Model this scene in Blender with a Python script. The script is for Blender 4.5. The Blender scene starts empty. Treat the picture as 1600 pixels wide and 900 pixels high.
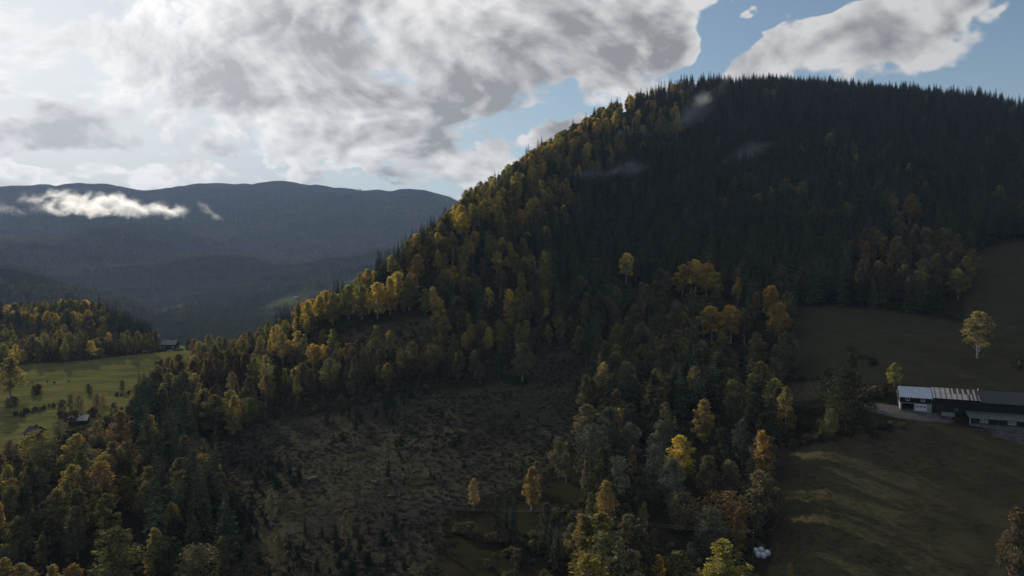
import bpy, math, random
import numpy as np
from mathutils import Vector, Matrix, Euler

S = bpy.context.scene
COL = S.collection
R = math.radians
random.seed(7)
rng = np.random.default_rng(11)

# ------------------------------------------------------------------ camera
FOC, CX, CY = 1067.0, 800.0, 450.0          # focal length and centre of a 1600 x 900 frame
PITCH = R(1.6)
cam = bpy.data.cameras.new('camera')
cam.sensor_width = 36.0
cam.lens = 36.0 * FOC / 1600.0
cam.clip_start = 1.0
cam.clip_end = 60000.0
camo = bpy.data.objects.new('camera', cam)
COL.objects.link(camo)
camo.location = (0, 0, 0)
camo.rotation_euler = (math.pi / 2 - PITCH, 0, 0)
S.camera = camo

# ------------------------------------------------------------------ sun, sky, exposure
SUN_AZ, SUN_EL = R(-36.0), R(17.0)
sun = bpy.data.lights.new('sun', 'SUN')
sun.energy = 3.6
sun.angle = R(0.6)
sun.color = (1.0, 0.88, 0.70)
suno = bpy.data.objects.new('sun', sun)
COL.objects.link(suno)
sd = Vector((math.sin(SUN_AZ) * math.cos(SUN_EL), math.cos(SUN_AZ) * math.cos(SUN_EL), math.sin(SUN_EL)))
suno.rotation_euler = sd.to_track_quat('Z', 'Y').to_euler()
suno.location = (-300, 300, 500)

S.view_settings.view_transform = 'Standard'
S.view_settings.look = 'None'
S.view_settings.exposure = 0.30
S.view_settings.gamma = 1.0
S.view_settings.use_curve_mapping = False
S.cycles.max_bounces = 6
S.cycles.diffuse_bounces = 2
S.cycles.glossy_bounces = 1
S.cycles.transmission_bounces = 2
S.cycles.transparent_max_bounces = 8
S.cycles.volume_bounces = 0
S.cycles.caustics_reflective = False
S.cycles.caustics_refractive = False
S.cycles.use_denoising = True
S.cycles.denoiser = 'OPENIMAGEDENOISE'
S.cycles.denoising_input_passes = 'RGB_ALBEDO_NORMAL'
S.cycles.volume_step_rate = 1.0
S.cycles.volume_max_steps = 256


class NT:
    """small helper round a node tree"""
    def __init__(self, tree):
        self.t = tree
        self.n = tree.nodes
        self.n.clear()

    def new(self, kind, **kw):
        nd = self.n.new(kind)
        for k, v in kw.items():
            setattr(nd, k, v)
        return nd

    def put(self, sock, v):
        if isinstance(v, bpy.types.NodeSocket):
            self.t.links.new(v, sock)
        elif v is not None:
            sock.default_value = v

    def math(self, op, a, b=None, c=None, clamp=False):
        nd = self.new('ShaderNodeMath', operation=op, use_clamp=clamp)
        for i, v in enumerate((a, b, c)):
            self.put(nd.inputs[i], v)
        return nd.outputs[0]

    def vmath(self, op, a, b=None, scale=None, out=0):
        nd = self.new('ShaderNodeVectorMath', operation=op)
        self.put(nd.inputs[0], a)
        if b is not None:
            self.put(nd.inputs[1], b)
        if scale is not None:
            self.put(nd.inputs['Scale'], scale)
        return nd.outputs[out]

    def noise(self, vec, scale, detail=4, rough=0.5, lac=2.0, dist=0.0, out='Fac'):
        nd = self.new('ShaderNodeTexNoise')
        self.put(nd.inputs['Vector'], vec)
        self.put(nd.inputs['Scale'], scale)
        self.put(nd.inputs['Detail'], detail)
        self.put(nd.inputs['Roughness'], rough)
        self.put(nd.inputs['Lacunarity'], lac)
        self.put(nd.inputs['Distortion'], dist)
        return nd.outputs[out]

    def range(self, v, a, b, c=0.0, d=1.0, smooth=False):
        nd = self.new('ShaderNodeMapRange')
        nd.clamp = True
        if smooth:
            nd.interpolation_type = 'SMOOTHSTEP'
        for i, x in enumerate((v, a, b, c, d)):
            self.put(nd.inputs[i], x)
        return nd.outputs[0]

    def mix(self, f, a, b, kind='MIX'):
        nd = self.new('ShaderNodeMix', data_type='RGBA', blend_type=kind)
        self.put(nd.inputs[0], f)
        self.put(nd.inputs[6], a if isinstance(a, bpy.types.NodeSocket) else (*a, 1))
        self.put(nd.inputs[7], b if isinstance(b, bpy.types.NodeSocket) else (*b, 1))
        return nd.outputs[2]

    def attr(self, name):
        return self.new('ShaderNodeAttribute', attribute_name=name).outputs['Fac']


def px_dir(px, py):
    """azimuth and elevation of the direction through a place in the frame"""
    u, v = (px - CX) / FOC, (CY - py) / FOC
    y = math.cos(PITCH) + v * math.sin(PITCH)
    z = -math.sin(PITCH) + v * math.cos(PITCH)
    return math.atan2(u, y), math.atan2(z, math.hypot(u, y))


world = bpy.data.worlds.new('World')
S.world = world
world.use_nodes = True
W = NT(world.node_tree)
sky = W.new('ShaderNodeTexSky', sky_type='NISHITA', sun_disc=False)
sky.sun_elevation = SUN_EL
sky.sun_rotation = SUN_AZ
sky.air_density = 1.0
sky.dust_density = 0.15
sky.ozone_density = 1.2
SKY_STRENGTH = 0.085
tc = W.new('ShaderNodeTexCoord')
dirn = tc.outputs['Generated']
sep = W.new('ShaderNodeSeparateXYZ')
W.put(sep.inputs[0], dirn)
dx, dy, dz = sep.outputs
# azimuth and elevation of the looked-at direction
az_s = W.math('ARCTAN2', dx, dy)
el_s = W.math('ARCSINE', dz)
cmb = W.new('ShaderNodeCombineXYZ')
W.put(cmb.inputs[0], az_s)
W.put(cmb.inputs[1], el_s)
ae = cmb.outputs[0]
# the cloud layer, seen in perspective
def layer(v):
    sp_ = W.new('ShaderNodeSeparateXYZ')
    W.put(sp_.inputs[0], v)
    k = W.math('ADD', W.math('MAXIMUM', sp_.outputs[2], 0.0), 0.50)
    c_ = W.new('ShaderNodeCombineXYZ')
    W.put(c_.inputs[0], W.math('DIVIDE', sp_.outputs[0], k))
    W.put(c_.inputs[1], W.math('DIVIDE', sp_.outputs[1], k))
    W.put(c_.inputs[2], 0.4)
    return c_.outputs[0]


sund = W.vmath('DOT_PRODUCT', dirn, tuple(sd), out=1)
toward = W.vmath('SUBTRACT', tuple(sd), W.vmath('SCALE', dirn, scale=sund))
cp = layer(dirn)
cps = layer(W.vmath('ADD', dirn, W.vmath('SCALE', toward, scale=0.032)))
# where the sky of the day is open and where it is closed: (px, py, half width, half height, tilt, weight)
BLOBS = [
    (1650, 80, 120, 150, -20, -0.75), (1500, 165, 210, 42, -20, -0.55), (1750, 60, 160, 260, 0, -0.7),
    (1120, 76, 60, 44, -15, -1.05), (1228, 34, 100, 18, -16, -1.0), (1060, 116, 60, 16, -8, -0.5),
    (1370, 68, 250, 58, -14, 0.70), (1230, 105, 100, 36, 0, 0.3), (1540, 12, 90, 26, -14, 0.4), (1000, 30, 200, 50, -5, 0.20), (1160, 18, 40, 14, 0, -0.5),
    (790, 205, 90, 26, -16, -0.70), (560, 278, 200, 17, 4, -0.75), (745, 250, 70, 26, -20, 0.15), (880, 174, 45, 16, -25, -0.45),
    (100, 256, 120, 15, 0, -0.70), (235, 250, 90, 12, 0, -0.55),
    (690, 110, 440, 150, 5, 0.36), (330, 110, 150, 50, 8, 0.16), (520, 60, 200, 60, 0, 0.1), (640, 205, 260, 34, 6, 0.22), (80, 215, 150, 34, -5, 0.20),
    (690, 292, 110, 22, -8, 0.26), (200, 280, 150, 22, 0, 0.28), (30, 282, 60, 18, 0, 0.20), (545, 294, 45, 12, 0, 0.26),
    (950, 140, 120, 46, -24, 0.40), (1000, 60, 120, 50, -20, 0.25), (180, 150, 300, 90, 0, 0.12), (60, 20, 200, 60, 0, 0.02),
]
# the deep grey hearts of the clouds
HEARTS = [(720, 120, 330, 110, 5, 0.50), (340, 122, 130, 40, 10, 0.42), (60, 222, 130, 40, 0, 0.36), (660, 205, 250, 36, 4, 0.30),
          (420, 60, 80, 40, 0, 0.25), (1320, 80, 170, 36, -12, 0.20), (960, 60, 160, 60, -10, 0.22), (270, 265, 60, 12, 0, 0.25), (150, 130, 220, 110, 0, 0.22), (130, 215, 200, 50, -4, 0.20), (60, 40, 160, 50, 0, 0.14), (230, 205, 120, 40, -6, 0.12), (420, 230, 140, 30, 4, 0.2)]


aew = W.vmath('ADD', ae, W.vmath('SCALE', W.vmath('SUBTRACT', W.noise(cp, 5.0, 4, 0.55, out='Color'), (0.5, 0.5, 0.5)), scale=0.19))


def blobs(lst):
    tot = None
    for (bx, by, hw, hh, tilt, wt) in lst:
        a0, e0 = px_dir(bx, by)
        ca = math.cos(a0)
        mp = W.new('ShaderNodeMapping', vector_type='TEXTURE')
        mp.inputs['Location'].default_value = (a0, e0, 0)
        mp.inputs['Rotation'].default_value = (0, 0, -R(tilt))
        mp.inputs['Scale'].default_value = (hw / FOC * ca * ca * 1.5, hh / FOC * ca * 1.5, 1)
        W.put(mp.inputs['Vector'], aew)
        f = W.range(W.vmath('LENGTH', mp.outputs[0], out=1), 1.0, 0.0, 0.0, wt, smooth=True)
        tot = f if tot is None else W.math('ADD', tot, f)
    return tot


bias, heart = blobs(BLOBS), blobs(HEARTS)
warp = W.vmath('SCALE', W.vmath('SUBTRACT', W.noise(cp, 1.6, 2, 0.5, out='Color'), (0.5, 0.5, 0.5)), scale=0.30)
SHIFT = (3.7, 1.9, 0.4)


def cloud(vec, det):
    v = W.vmath('ADD', W.vmath('ADD', vec, warp), SHIFT)
    big = W.noise(v, 2.6, 2, 0.5)
    fine = W.noise(v, 8.5, det, 0.60)
    vo = W.new('ShaderNodeTexVoronoi', feature='F1')
    W.put(vo.inputs['Vector'], W.vmath('ADD', v, W.vmath('SCALE', warp, scale=0.25)))
    vo.inputs['Scale'].default_value = 8.0
    vo.inputs['Detail'].default_value = 2.0
    vo.inputs['Roughness'].default_value = 0.55
    puff = W.math('SUBTRACT', 0.60, vo.outputs['Distance'])
    fine = W.math('ADD', fine, W.math('MULTIPLY', puff, 0.42))
    return W.math('ADD', W.math('MULTIPLY', W.math('SUBTRACT', big, 0.5), 0.75), W.math('MULTIPLY', W.math('SUBTRACT', fine, 0.5), 1.05))


n0 = cloud(cp, 9)
d0 = W.math('ADD', W.math('ADD', n0, bias), 0.13)
n1 = cloud(cps, 5)
def lumps(vec):
    v = W.vmath('ADD', W.vmath('ADD', vec, warp), SHIFT)
    vo = W.new('ShaderNodeTexVoronoi', feature='F1')
    W.put(vo.inputs['Vector'], W.vmath('ADD', v, W.vmath('SCALE', W.noise(v, 6.0, 3, 0.6, out='Color'), scale=0.22)))
    vo.inputs['Scale'].default_value = 5.0
    return W.math('SUBTRACT', W.math('MULTIPLY', W.noise(v, 3.6, 4, 0.55), 1.2), W.math('MULTIPLY', vo.outputs['Distance'], 0.85))


fold = W.math('SUBTRACT', lumps(layer(W.vmath('ADD', dirn, W.vmath('SCALE', toward, scale=0.075)))), lumps(cp))
relief = W.math('MULTIPLY', W.math('SUBTRACT', n1, n0), 0.80)
relief = W.math('ADD', relief, W.math('MULTIPLY', fold, 0.42))
cover = W.range(d0, -0.09, 0.14, smooth=True)
thick = W.range(W.math('ADD', W.math('MULTIPLY', n0, 0.80), W.math('ADD', W.math('MULTIPLY', bias, 0.35), heart)), -0.30, 0.62)
glow = W.math('POWER', W.math('MAXIMUM', sund, 0.0), 30.0)
glow_w = W.math('POWER', W.math('MAXIMUM', sund, 0.0), 5.0)
front = W.range(sund, -0.6, 0.75, 0.55, 1.0)
lit = W.math('ADD', 0.60, W.math('MULTIPLY', glow_w, 0.26))
lit = W.math('ADD', lit, W.math('MULTIPLY', glow, 0.14))
shade = W.math('ADD', 0.22, W.math('MULTIPLY', glow_w, 0.12))
shade = W.math('ADD', shade, W.math('MULTIPLY', glow, 0.20))
tk = W.math('ADD', W.math('MULTIPLY', thick, 1.0), W.math('MULTIPLY', relief, 2.6))
tk = W.range(tk, 0.15, 1.04)
cb = W.math('ADD', W.math('MULTIPLY', lit, W.math('SUBTRACT', 1.0, tk)), W.math('MULTIPLY', shade, tk))
cb = W.math('MULTIPLY', cb, front)
ccol = W.mix(tk, (1.0, 0.985, 0.97), (0.99, 0.985, 1.01))
cloudc = W.vmath('SCALE', ccol, scale=cb)
skyc = W.vmath('SCALE', sky.outputs[0], scale=SKY_STRENGTH)
# thin high veil that whitens the blue, more towards the sun and the horizon
veil = W.math('ADD', 0.06, W.math('MULTIPLY', glow_w, 0.58), clamp=True)
hor = W.range(el_s, R(16), R(3), 0.0, 0.42)
veil = W.math('ADD', veil, hor, clamp=True)
veilc = W.vmath('SCALE', W.mix(glow_w, (0.68, 0.90, 1.0), (1, 1, 1)), scale=W.math('MULTIPLY', front, W.math('ADD', W.math('ADD', 0.46, W.math('MULTIPLY', glow_w, 0.14)), W.math('MULTIPLY', glow, 0.16))))
base = W.mix(veil, skyc, veilc)
full = W.mix(cover, base, cloudc)
bg = W.new('ShaderNodeBackground')
W.put(bg.inputs['Color'], full)
bg.inputs['Strength'].default_value = 1.0
wo = W.new('ShaderNodeOutputWorld')
W.t.links.new(bg.outputs[0], wo.inputs['Surface'])
# ------------------------------------------------------------------ the lie of the land
TP, TPC, TPS = math.tan(PITCH), math.cos(PITCH), math.sin(PITCH)


def z_at(py, y):
    s = (CY - py) / FOC
    return y * (s * TPC - TPS) / (TPC + s * TPS)


def project(x, y, z):
    d = y * TPC - z * TPS
    d = np.where(np.abs(d) < 1e-6, 1e-6, d)
    v = y * TPS + z * TPC
    return CX + FOC * x / d, CY - FOC * v / d


# ground heights read off as (distance ahead, row in the frame) for a fan of bearings; 'z' entries give a height
NEAR = [(5, 'z', -84), (60, 'z', -79), (105, 'z', -73.5)]
FANS = {
    -700: [(155, 905), (215, 770), (255, 700), (300, 650), (380, 600), (480, 560), (600, 530), (800, 535), (1300, 480), (1700, 415), (2300, 436), (3200, 385), (4300, 335), (5600, 292), (7500, 'z', 450)],
    -250: [(155, 905), (215, 765), (255, 697), (300, 650), (380, 597), (480, 548), (575, 500), (640, 515), (900, 545), (1300, 480), (1700, 408), (2300, 436), (3200, 385), (4300, 338), (5600, 292), (7500, 'z', 450)],
    0: [(155, 900), (225, 750), (265, 690), (315, 640), (390, 590), (450, 560), (510, 528), (575, 503), (640, 515), (900, 548), (1300, 482), (1700, 412), (2300, 440), (3200, 384), (4300, 338), (5600, 292), (7500, 'z', 450)],
    60: [(155, 900), (220, 755), (260, 690), (310, 640), (380, 592), (440, 558), (510, 522), (575, 496), (640, 512), (900, 550), (1300, 490), (1700, 428), (2300, 445), (3200, 386), (4300, 338), (5600, 288), (7500, 'z', 450)],
    130: [(155, 900), (215, 760), (255, 690), (305, 638), (370, 597), (440, 556), (505, 520), (570, 494), (640, 514), (900, 552), (1300, 500), (1700, 448), (2300, 452), (3200, 392), (4300, 342), (5600, 291), (7500, 'z', 450)],
    200: [(155, 900), (215, 760), (252, 695), (305, 640), (370, 600), (450, 553), (500, 534), (560, 519), (640, 530), (900, 556), (1300, 512), (1700, 468), (2300, 462), (3200, 398), (4300, 346), (5600, 296), (7500, 'z', 450)],
    240: [(155, 900), (215, 762), (250, 698), (300, 645), (370, 600), (450, 556), (500, 540), (540, 540), (640, 560), (900, 562), (1300, 520), (1700, 482), (2300, 460), (3200, 402), (4300, 350), (5600, 299), (7500, 'z', 450)],
    300: [(155, 900), (215, 762), (248, 705), (300, 650), (360, 605), (420, 570), (470, 545), (520, 542), (640, 565), (900, 566), (1300, 524), (1800, 478), (2400, 452), (3200, 405), (4300, 350), (5600, 289), (7500, 'z', 450)],
    350: [(155, 900), (195, 805), (240, 722), (300, 640), (370, 572), (430, 560), (480, 562), (640, 580), (900, 568), (1300, 525), (1800, 478), (2400, 448), (3200, 402), (4300, 348), (5700, 287), (7500, 'z', 470)],
    400: [(155, 900), (220, 755), (285, 650), (335, 592), (380, 548), (430, 552), (500, 575), (640, 590), (900, 568), (1300, 522), (1800, 478), (2400, 445), (3200, 400), (4300, 346), (5700, 286), (7500, 'z', 470)],
    450: [(152, 900), (220, 740), (280, 650), (340, 580), (392, 527), (440, 535), (520, 570), (640, 590), (900, 568), (1300, 518), (1800, 474), (2400, 440), (3200, 396), (4300, 344), (5700, 288), (7500, 'z', 470)],
    500: [(151, 900), (205, 765), (262, 668), (320, 598), (360, 548), (405, 503), (450, 515), (530, 560), (680, 585), (900, 566), (1300, 512), (1800, 466), (2400, 432), (3200, 392), (4300, 344), (5600, 292), (7500, 'z', 460)],
    550: [(150, 900), (195, 780), (250, 680), (310, 600), (365, 530), (412, 480), (450, 488), (540, 545), (700, 580), (900, 565), (1300, 506), (1800, 458), (2400, 424), (3200, 388), (4300, 344), (5500, 296), (7500, 'z', 450)],
    600: [(150, 900), (190, 790), (245, 688), (305, 600), (352, 538), (425, 442), (465, 455), (560, 530), (720, 575), (900, 562), (1300, 500), (1800, 450), (2400, 416), (3200, 384), (4300, 344), (5500, 303), (7500, 'z', 430)],
    650: [(150, 900), (185, 800), (235, 700), (300, 600), (345, 536), (400, 460), (440, 405), (480, 418), (580, 510), (740, 570), (900, 560), (1300, 495), (1800, 445), (2600, 408), (3400, 378), (5400, 309), (7500, 'z', 410)],
    700: [(150, 900), (182, 810), (230, 705), (295, 602), (350, 532), (410, 445), (468, 364), (510, 366), (600, 450), (760, 550), (900, 558), (1300, 490), (1900, 440), (2600, 404), (3400, 378), (5400, 318), (7500, 'z', 400)],
    760: [(150, 900), (190, 790), (228, 712), (290, 608), (350, 530), (420, 440), (512, 314), (560, 316), (660, 420), (800, 530), (1000, 545), (1500, 480), (2600, 404), (3400, 380), (5400, 330), (7500, 'z', 380)],
    800: [(150, 900), (195, 778), (240, 688), (310, 585), (375, 505), (445, 422), (510, 345), (575, 281), (625, 284), (740, 375), (900, 500),
          (1000, 500), (1500, 475), (2600, 407), (5400, 335), (7500, 'z', 380)],
    850: [(150, 900), (200, 765), (255, 660), (330, 560), (400, 480), (470, 400), (550, 318), (640, 247), (690, 248), (800, 325), (1000, 480), (1500, 470), (2600, 410), (5400, 340), (7500, 'z', 380)],
    900: [(150, 900), (200, 762), (258, 655), (335, 555), (410, 470), (490, 388), (590, 296), (700, 216), (752, 216), (860, 280), (1100, 450), (1600, 460), (2600, 410), (5400, 345), (7500, 'z', 380)],
    950: [(150, 900), (200, 760), (258, 655), (335, 553), (415, 468), (500, 382), (620, 280), (755, 186), (810, 186), (910, 240), (1200, 430), (1700, 450), (2600, 410), (5400, 350), (7500, 'z', 380)],
    1000: [(150, 900), (200, 760), (258, 650), (330, 553), (420, 460), (510, 375), (640, 268), (810, 166), (868, 166), (970, 225), (1300, 420), (1800, 440), (2600, 410), (5400, 350), (7500, 'z', 380)],
    1050: [(150, 902), (183, 810), (200, 761), (258, 646), (328, 554), (402, 470), (490, 388), (630, 283), (800, 182), (865, 151), (925, 152), (1030, 220), (1350, 400), (1900, 435), (2600, 410), (5400, 350), (7500, 'z', 380)],
    1100: [(150, 905), (165, 868), (200, 762), (258, 642), (325, 555), (385, 482), (470, 400), (620, 297), (800, 194), (918, 142), (980, 146), (1100, 220), (1400, 380), (2000, 430), (5400, 350), (7500, 'z', 380)],
    1200: [(150, 900), (168, 862), (200, 768), (225, 702), (258, 638), (295, 580), (350, 492), (440, 402), (600, 296), (790, 194), (930, 139), (1000, 143), (1150, 210), (1500, 360), (2200, 410), (5400, 350), (7500, 'z', 380)],
    1300: [(150, 900), (175, 803), (205, 703), (226, 648), (255, 596), (295, 538), (345, 474), (430, 398), (590, 288), (790, 198), (935, 143), (1010, 148), (1200, 205), (1600, 340), (2500, 400), (5400, 350), (7500, 'z', 380)],
    1400: [(149, 900), (172, 800), (200, 702), (220, 640), (236, 610), (280, 542), (335, 478), (410, 398), (570, 294), (740, 210), (925, 152), (1000, 158), (1200, 200), (1600, 330), (2500, 400), (5400, 350), (7500, 'z', 380)],
    1500: [(148, 900), (170, 802), (197, 702), (212, 655), (232, 617), (275, 545), (325, 485), (400, 396), (560, 292), (730, 212), (905, 161), (980, 167), (1200, 205), (1600, 330), (2500, 400), (5400, 350), (7500, 'z', 380)],
    1600: [(148, 900), (168, 806), (194, 707), (208, 665), (230, 624), (272, 550), (318, 486), (388, 388), (545, 294), (720, 218), (892, 174), (960, 180), (1200, 215), (1600, 330), (2500, 400), (5400, 350), (7500, 'z', 380)],
    1800: [(146, 900), (166, 810), (190, 712), (205, 672), (228, 632), (268, 556), (312, 490), (380, 392), (535, 300), (710, 230), (870, 190), (950, 196), (1200, 230), (1600, 330), (2500, 400), (5400, 350), (7500, 'z', 380)],
    2300: [(140, 905), (160, 825), (185, 730), (200, 690), (225, 650), (262, 576), (305, 510), (370, 412), (520, 320), (700, 255), (850, 220), (950, 226), (1200, 250), (1600, 330), (2500, 390), (5400, 350), (7500, 'z', 380)],
}
SIDE = {  # bearings outside the frame: (degrees, [(range, height)])
    75: [(5, -84), (60, -72), (150, -50), (300, -5), (500, 60), (900, 170), (1300, 190), (2500, 120), (5400, 380), (9000, 400)],
    105: [(5, -84), (60, -76), (150, -62), (300, -40), (500, -10), (900, 60), (1500, 120), (2500, 160), (5400, 380), (9000, 400)],
    180: [(5, -84), (60, -86), (150, -92), (300, -105), (500, -118), (900, -120), (1500, -60), (2500, 120), (5400, 500), (9000, 420)],
    255: [(5, -84), (60, -86), (150, -92), (300, -100), (500, -110), (900, -125), (1500, -110), (2500, 20), (5400, 520), (9000, 420)],
    290: [(5, -84), (60, -80), (150, -76), (300, -74), (500, -72), (900, -110), (1500, -90), (2500, 40), (5400, 600), (9000, 420)],
}


def pchip(xk, yk, x):
    """monotone cubic through (xk, yk); works on the first axis of yk"""
    xk = np.asarray(xk, float)
    yk = np.asarray(yk, float)
    h = np.diff(xk)
    hs = h.reshape((-1,) + (1,) * (yk.ndim - 1))
    dl = np.diff(yk, axis=0) / hs
    m = np.zeros_like(yk)
    w1 = 2 * hs[1:] + hs[:-1]
    w2 = hs[1:] + 2 * hs[:-1]
    ok = dl[:-1] * dl[1:] > 0
    with np.errstate(divide='ignore', invalid='ignore'):
        hm = (w1 + w2) / (w1 / dl[:-1] + w2 / dl[1:])
    m[1:-1] = np.where(ok, hm, 0.0)
    m[0] = dl[0]
    m[-1] = dl[-1]
    i = np.clip(np.searchsorted(xk, x) - 1, 0, len(h) - 1)
    sh = (-1,) + (1,) * (yk.ndim - 1)
    t = ((x - xk[i]) / h[i]).reshape(sh)
    hh = h[i].reshape(sh)
    return (yk[i] * (1 + 2 * t) * (1 - t) ** 2 + hh * m[i] * t * (1 - t) ** 2 + yk[i + 1] * t * t * (3 - 2 * t) + hh * m[i + 1] * t * t * (t - 1))


def spaced(pairs):
    out = [pairs[0][0]]
    for a, b, k in pairs:
        out += list(np.linspace(a, b, k + 1)[1:])
    return np.array(out)


LR = spaced([(math.log(5), math.log(100), 40), (math.log(100), math.log(1150), 400), (math.log(1150), math.log(8200), 210)])
AZ = spaced([(-180, -48, 44), (-48, 48, 330), (48, 180, 44)]) * math.pi / 180
cols, caz = [], []
for pxk, lst in FANS.items():
    a = math.atan((pxk - CX) / FOC)
    rr, zz = [], []
    for e in NEAR + lst:
        if e[1] == 'z':
            rr.append(e[0] / (math.cos(a) if e[0] > 200 else 1)), zz.append(e[2])
        else:
            rr.append(e[0] / math.cos(a)), zz.append(float(z_at(e[1], e[0])))
    rr.append(14000), zz.append(380)
    caz.append(a)
    cols.append(pchip(np.log(rr), zz, LR))
for dg, lst in SIDE.items():
    caz.append(R(dg if dg < 180 else dg - 360))
    cols.append(pchip(np.log([q[0] for q in lst]), [q[1] for q in lst], LR))
    if dg == 180:
        caz[-1] = math.pi
        caz.append(-math.pi)
        cols.append(cols[-1])
order = np.argsort(caz)
HZ = pchip(np.array(caz)[order], np.array(cols)[order], AZ)        # [bearing, range]


def blur(a, axis, sig):
    k = int(3 * sig)
    w = np.exp(-0.5 * (np.arange(-k, k + 1) / sig) ** 2)
    w /= w.sum()
    p = np.pad(a, [(k, k) if i == axis else (0, 0) for i in range(2)], mode='edge')
    return np.apply_along_axis(lambda v: np.convolve(v, w, 'valid'), axis, p)


HZ = blur(blur(HZ, 0, 3.0), 1, 2.0)
HZ[0] = HZ[-1] = 0.5 * (HZ[0] + HZ[-1])


def hash2(ix, iy, seed):
    h = (ix.astype(np.int64) * 374761393 + iy.astype(np.int64) * 668265263 + seed * 982451653) & 0x7fffffff
    h = ((h ^ (h >> 13)) * 1274126177) & 0x7fffffff
    return ((h ^ (h >> 16)) & 0xffff) / 65535.0


def vnoise(x, y, wl, seed):
    x, y = np.asarray(x, float) / wl, np.asarray(y, float) / wl
    ix, iy = np.floor(x), np.floor(y)
    fx, fy = x - ix, y - iy
    fx, fy = fx * fx * (3 - 2 * fx), fy * fy * (3 - 2 * fy)
    a, b = hash2(ix, iy, seed), hash2(ix + 1, iy, seed)
    c, d = hash2(ix, iy + 1, seed), hash2(ix + 1, iy + 1, seed)
    return (a + (b - a) * fx) * (1 - fy) + (c + (d - c) * fx) * fy


def fbm(x, y, wl, seed, octs=4):
    s, a, t = 0, 1.0, 0
    for k in range(octs):
        s = s + a * vnoise(x, y, wl / 2 ** k, seed + k)
        t += a
        a *= 0.5
    return s / t


RR = np.exp(LR)
GX = np.sin(AZ)[:, None] * RR[None, :]
GY = np.cos(AZ)[:, None] * RR[None, :]
rg = RR[None, :] + 0 * GX
GZ = HZ.copy()
GZ += (fbm(GX, GY, 26, 3) - 0.5) * np.interp(rg, [0, 120, 400, 900], [0.5, 1.6, 3.5, 5])
far_t = np.clip((rg - 1200) / 2500, 0, 1)
GZ += (fbm(GX, GY, 900, 31, 5) - 0.5) * 150 * far_t * np.clip((6200 - rg) / 1500, 0.25, 1)
GZ += (fbm(GX, GY, 300, 77, 4) - 0.5) * 95 * far_t
ridged = 1 - np.abs(fbm(GX, GY, 1300, 57, 5) * 2 - 1)
GZ += (ridged - 0.75) * 210 * far_t * np.clip((5900 - rg) / 1500, 0.0, 1)
GZ[0] = GZ[-1]
NA, NRr = GZ.shape


def ground(x, y):
    """height of the built sheet of land at x, y"""
    x, y = np.asarray(x, float), np.asarray(y, float)
    a = np.arctan2(x, y)
    l = np.log(np.maximum(np.hypot(x, y), 5.01))
    i = np.clip(np.searchsorted(AZ, a) - 1, 0, NA - 2)
    j = np.clip(np.searchsorted(LR, l) - 1, 0, NRr - 2)
    u = (a - AZ[i]) / (AZ[i + 1] - AZ[i])
    v = (np.exp(l) - RR[j]) / (RR[j + 1] - RR[j])
    return (GZ[i, j] * (1 - u) + GZ[i + 1, j] * u) * (1 - v) + (GZ[i, j + 1] * (1 - u) + GZ[i + 1, j + 1] * u) * v


PX, PY = project(GX, GY, GZ)
PX = np.where(GY > 1, PX, -9999)
TEL = GZ / RR[None, :]
RUNMAX = np.maximum.accumulate(np.where(RR[None, :] < 60, -9, TEL), axis=1)


def hidden_by(x, y, ztop):
    """how far (in slope) the top of something stands above the nearer land that could hide it"""
    a, r = np.arctan2(x, y), np.hypot(x, y)
    i = np.clip(np.searchsorted(AZ, a), 0, NA - 1)
    j = np.clip(np.searchsorted(RR, r) - 3, 0, NRr - 1)
    return ztop / r - RUNMAX[i, j]


def on_ground(px, py, lo=110.0, hi=1200.0):
    """the first point of the land seen at a place in the frame"""
    t = np.exp(np.linspace(math.log(lo), math.log(hi), 3000))
    y = t
    z = z_at(py, y)
    x = (px - CX) / FOC * (y * TPC - z * TPS)
    below = z < ground(x, y)
    k = int(np.argmax(below)) if below.any() else len(t) - 1
    return float(x[k]), float(y[k]), float(ground(x[k], y[k]))


def in_poly(px, py, poly):
    px, py = np.asarray(px, float), np.asarray(py, float)
    r = np.zeros(px.shape, bool)
    n = len(poly)
    for k in range(n):
        (x1, y1), (x2, y2) = poly[k], poly[(k + 1) % n]
        if y1 == y2:
            continue
        c = ((y1 > py) != (y2 > py)) & (px < (x2 - x1) * (py - y1) / (y2 - y1) + x1)
        r ^= c
    return r
# ------------------------------------------------------------------ writing down what each thing is
def tag(o, label=None, cat=None, group=None, kind=None):
    if label: o['label'] = label
    if cat: o['category'] = cat
    if group: o['group'] = group
    if kind: o['kind'] = kind
    return o


def mesh_np(name, verts, faces, smooth=False, mats=(), fmat=None):
    """faces: list of tuples, or an (n, 3|4) array"""
    me = bpy.data.meshes.new(name)
    me.from_pydata([tuple(map(float, v)) for v in verts], [], [tuple(map(int, f)) for f in faces])
    for m in mats:
        me.materials.append(m)
    if fmat is not None:
        me.polygons.foreach_set('material_index', np.asarray(fmat, np.int32))
    if smooth:
        me.polygons.foreach_set('use_smooth', np.ones(len(me.polygons), bool))
    me.update()
    return me


def put(name, me, parent=None):
    o = bpy.data.objects.new(name, me)
    COL.objects.link(o)
    if parent is not None:
        o.parent = parent
    return o


def material(name):
    m = bpy.data.materials.new(name)
    m.use_nodes = True
    return m, NT(m.node_tree)


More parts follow.
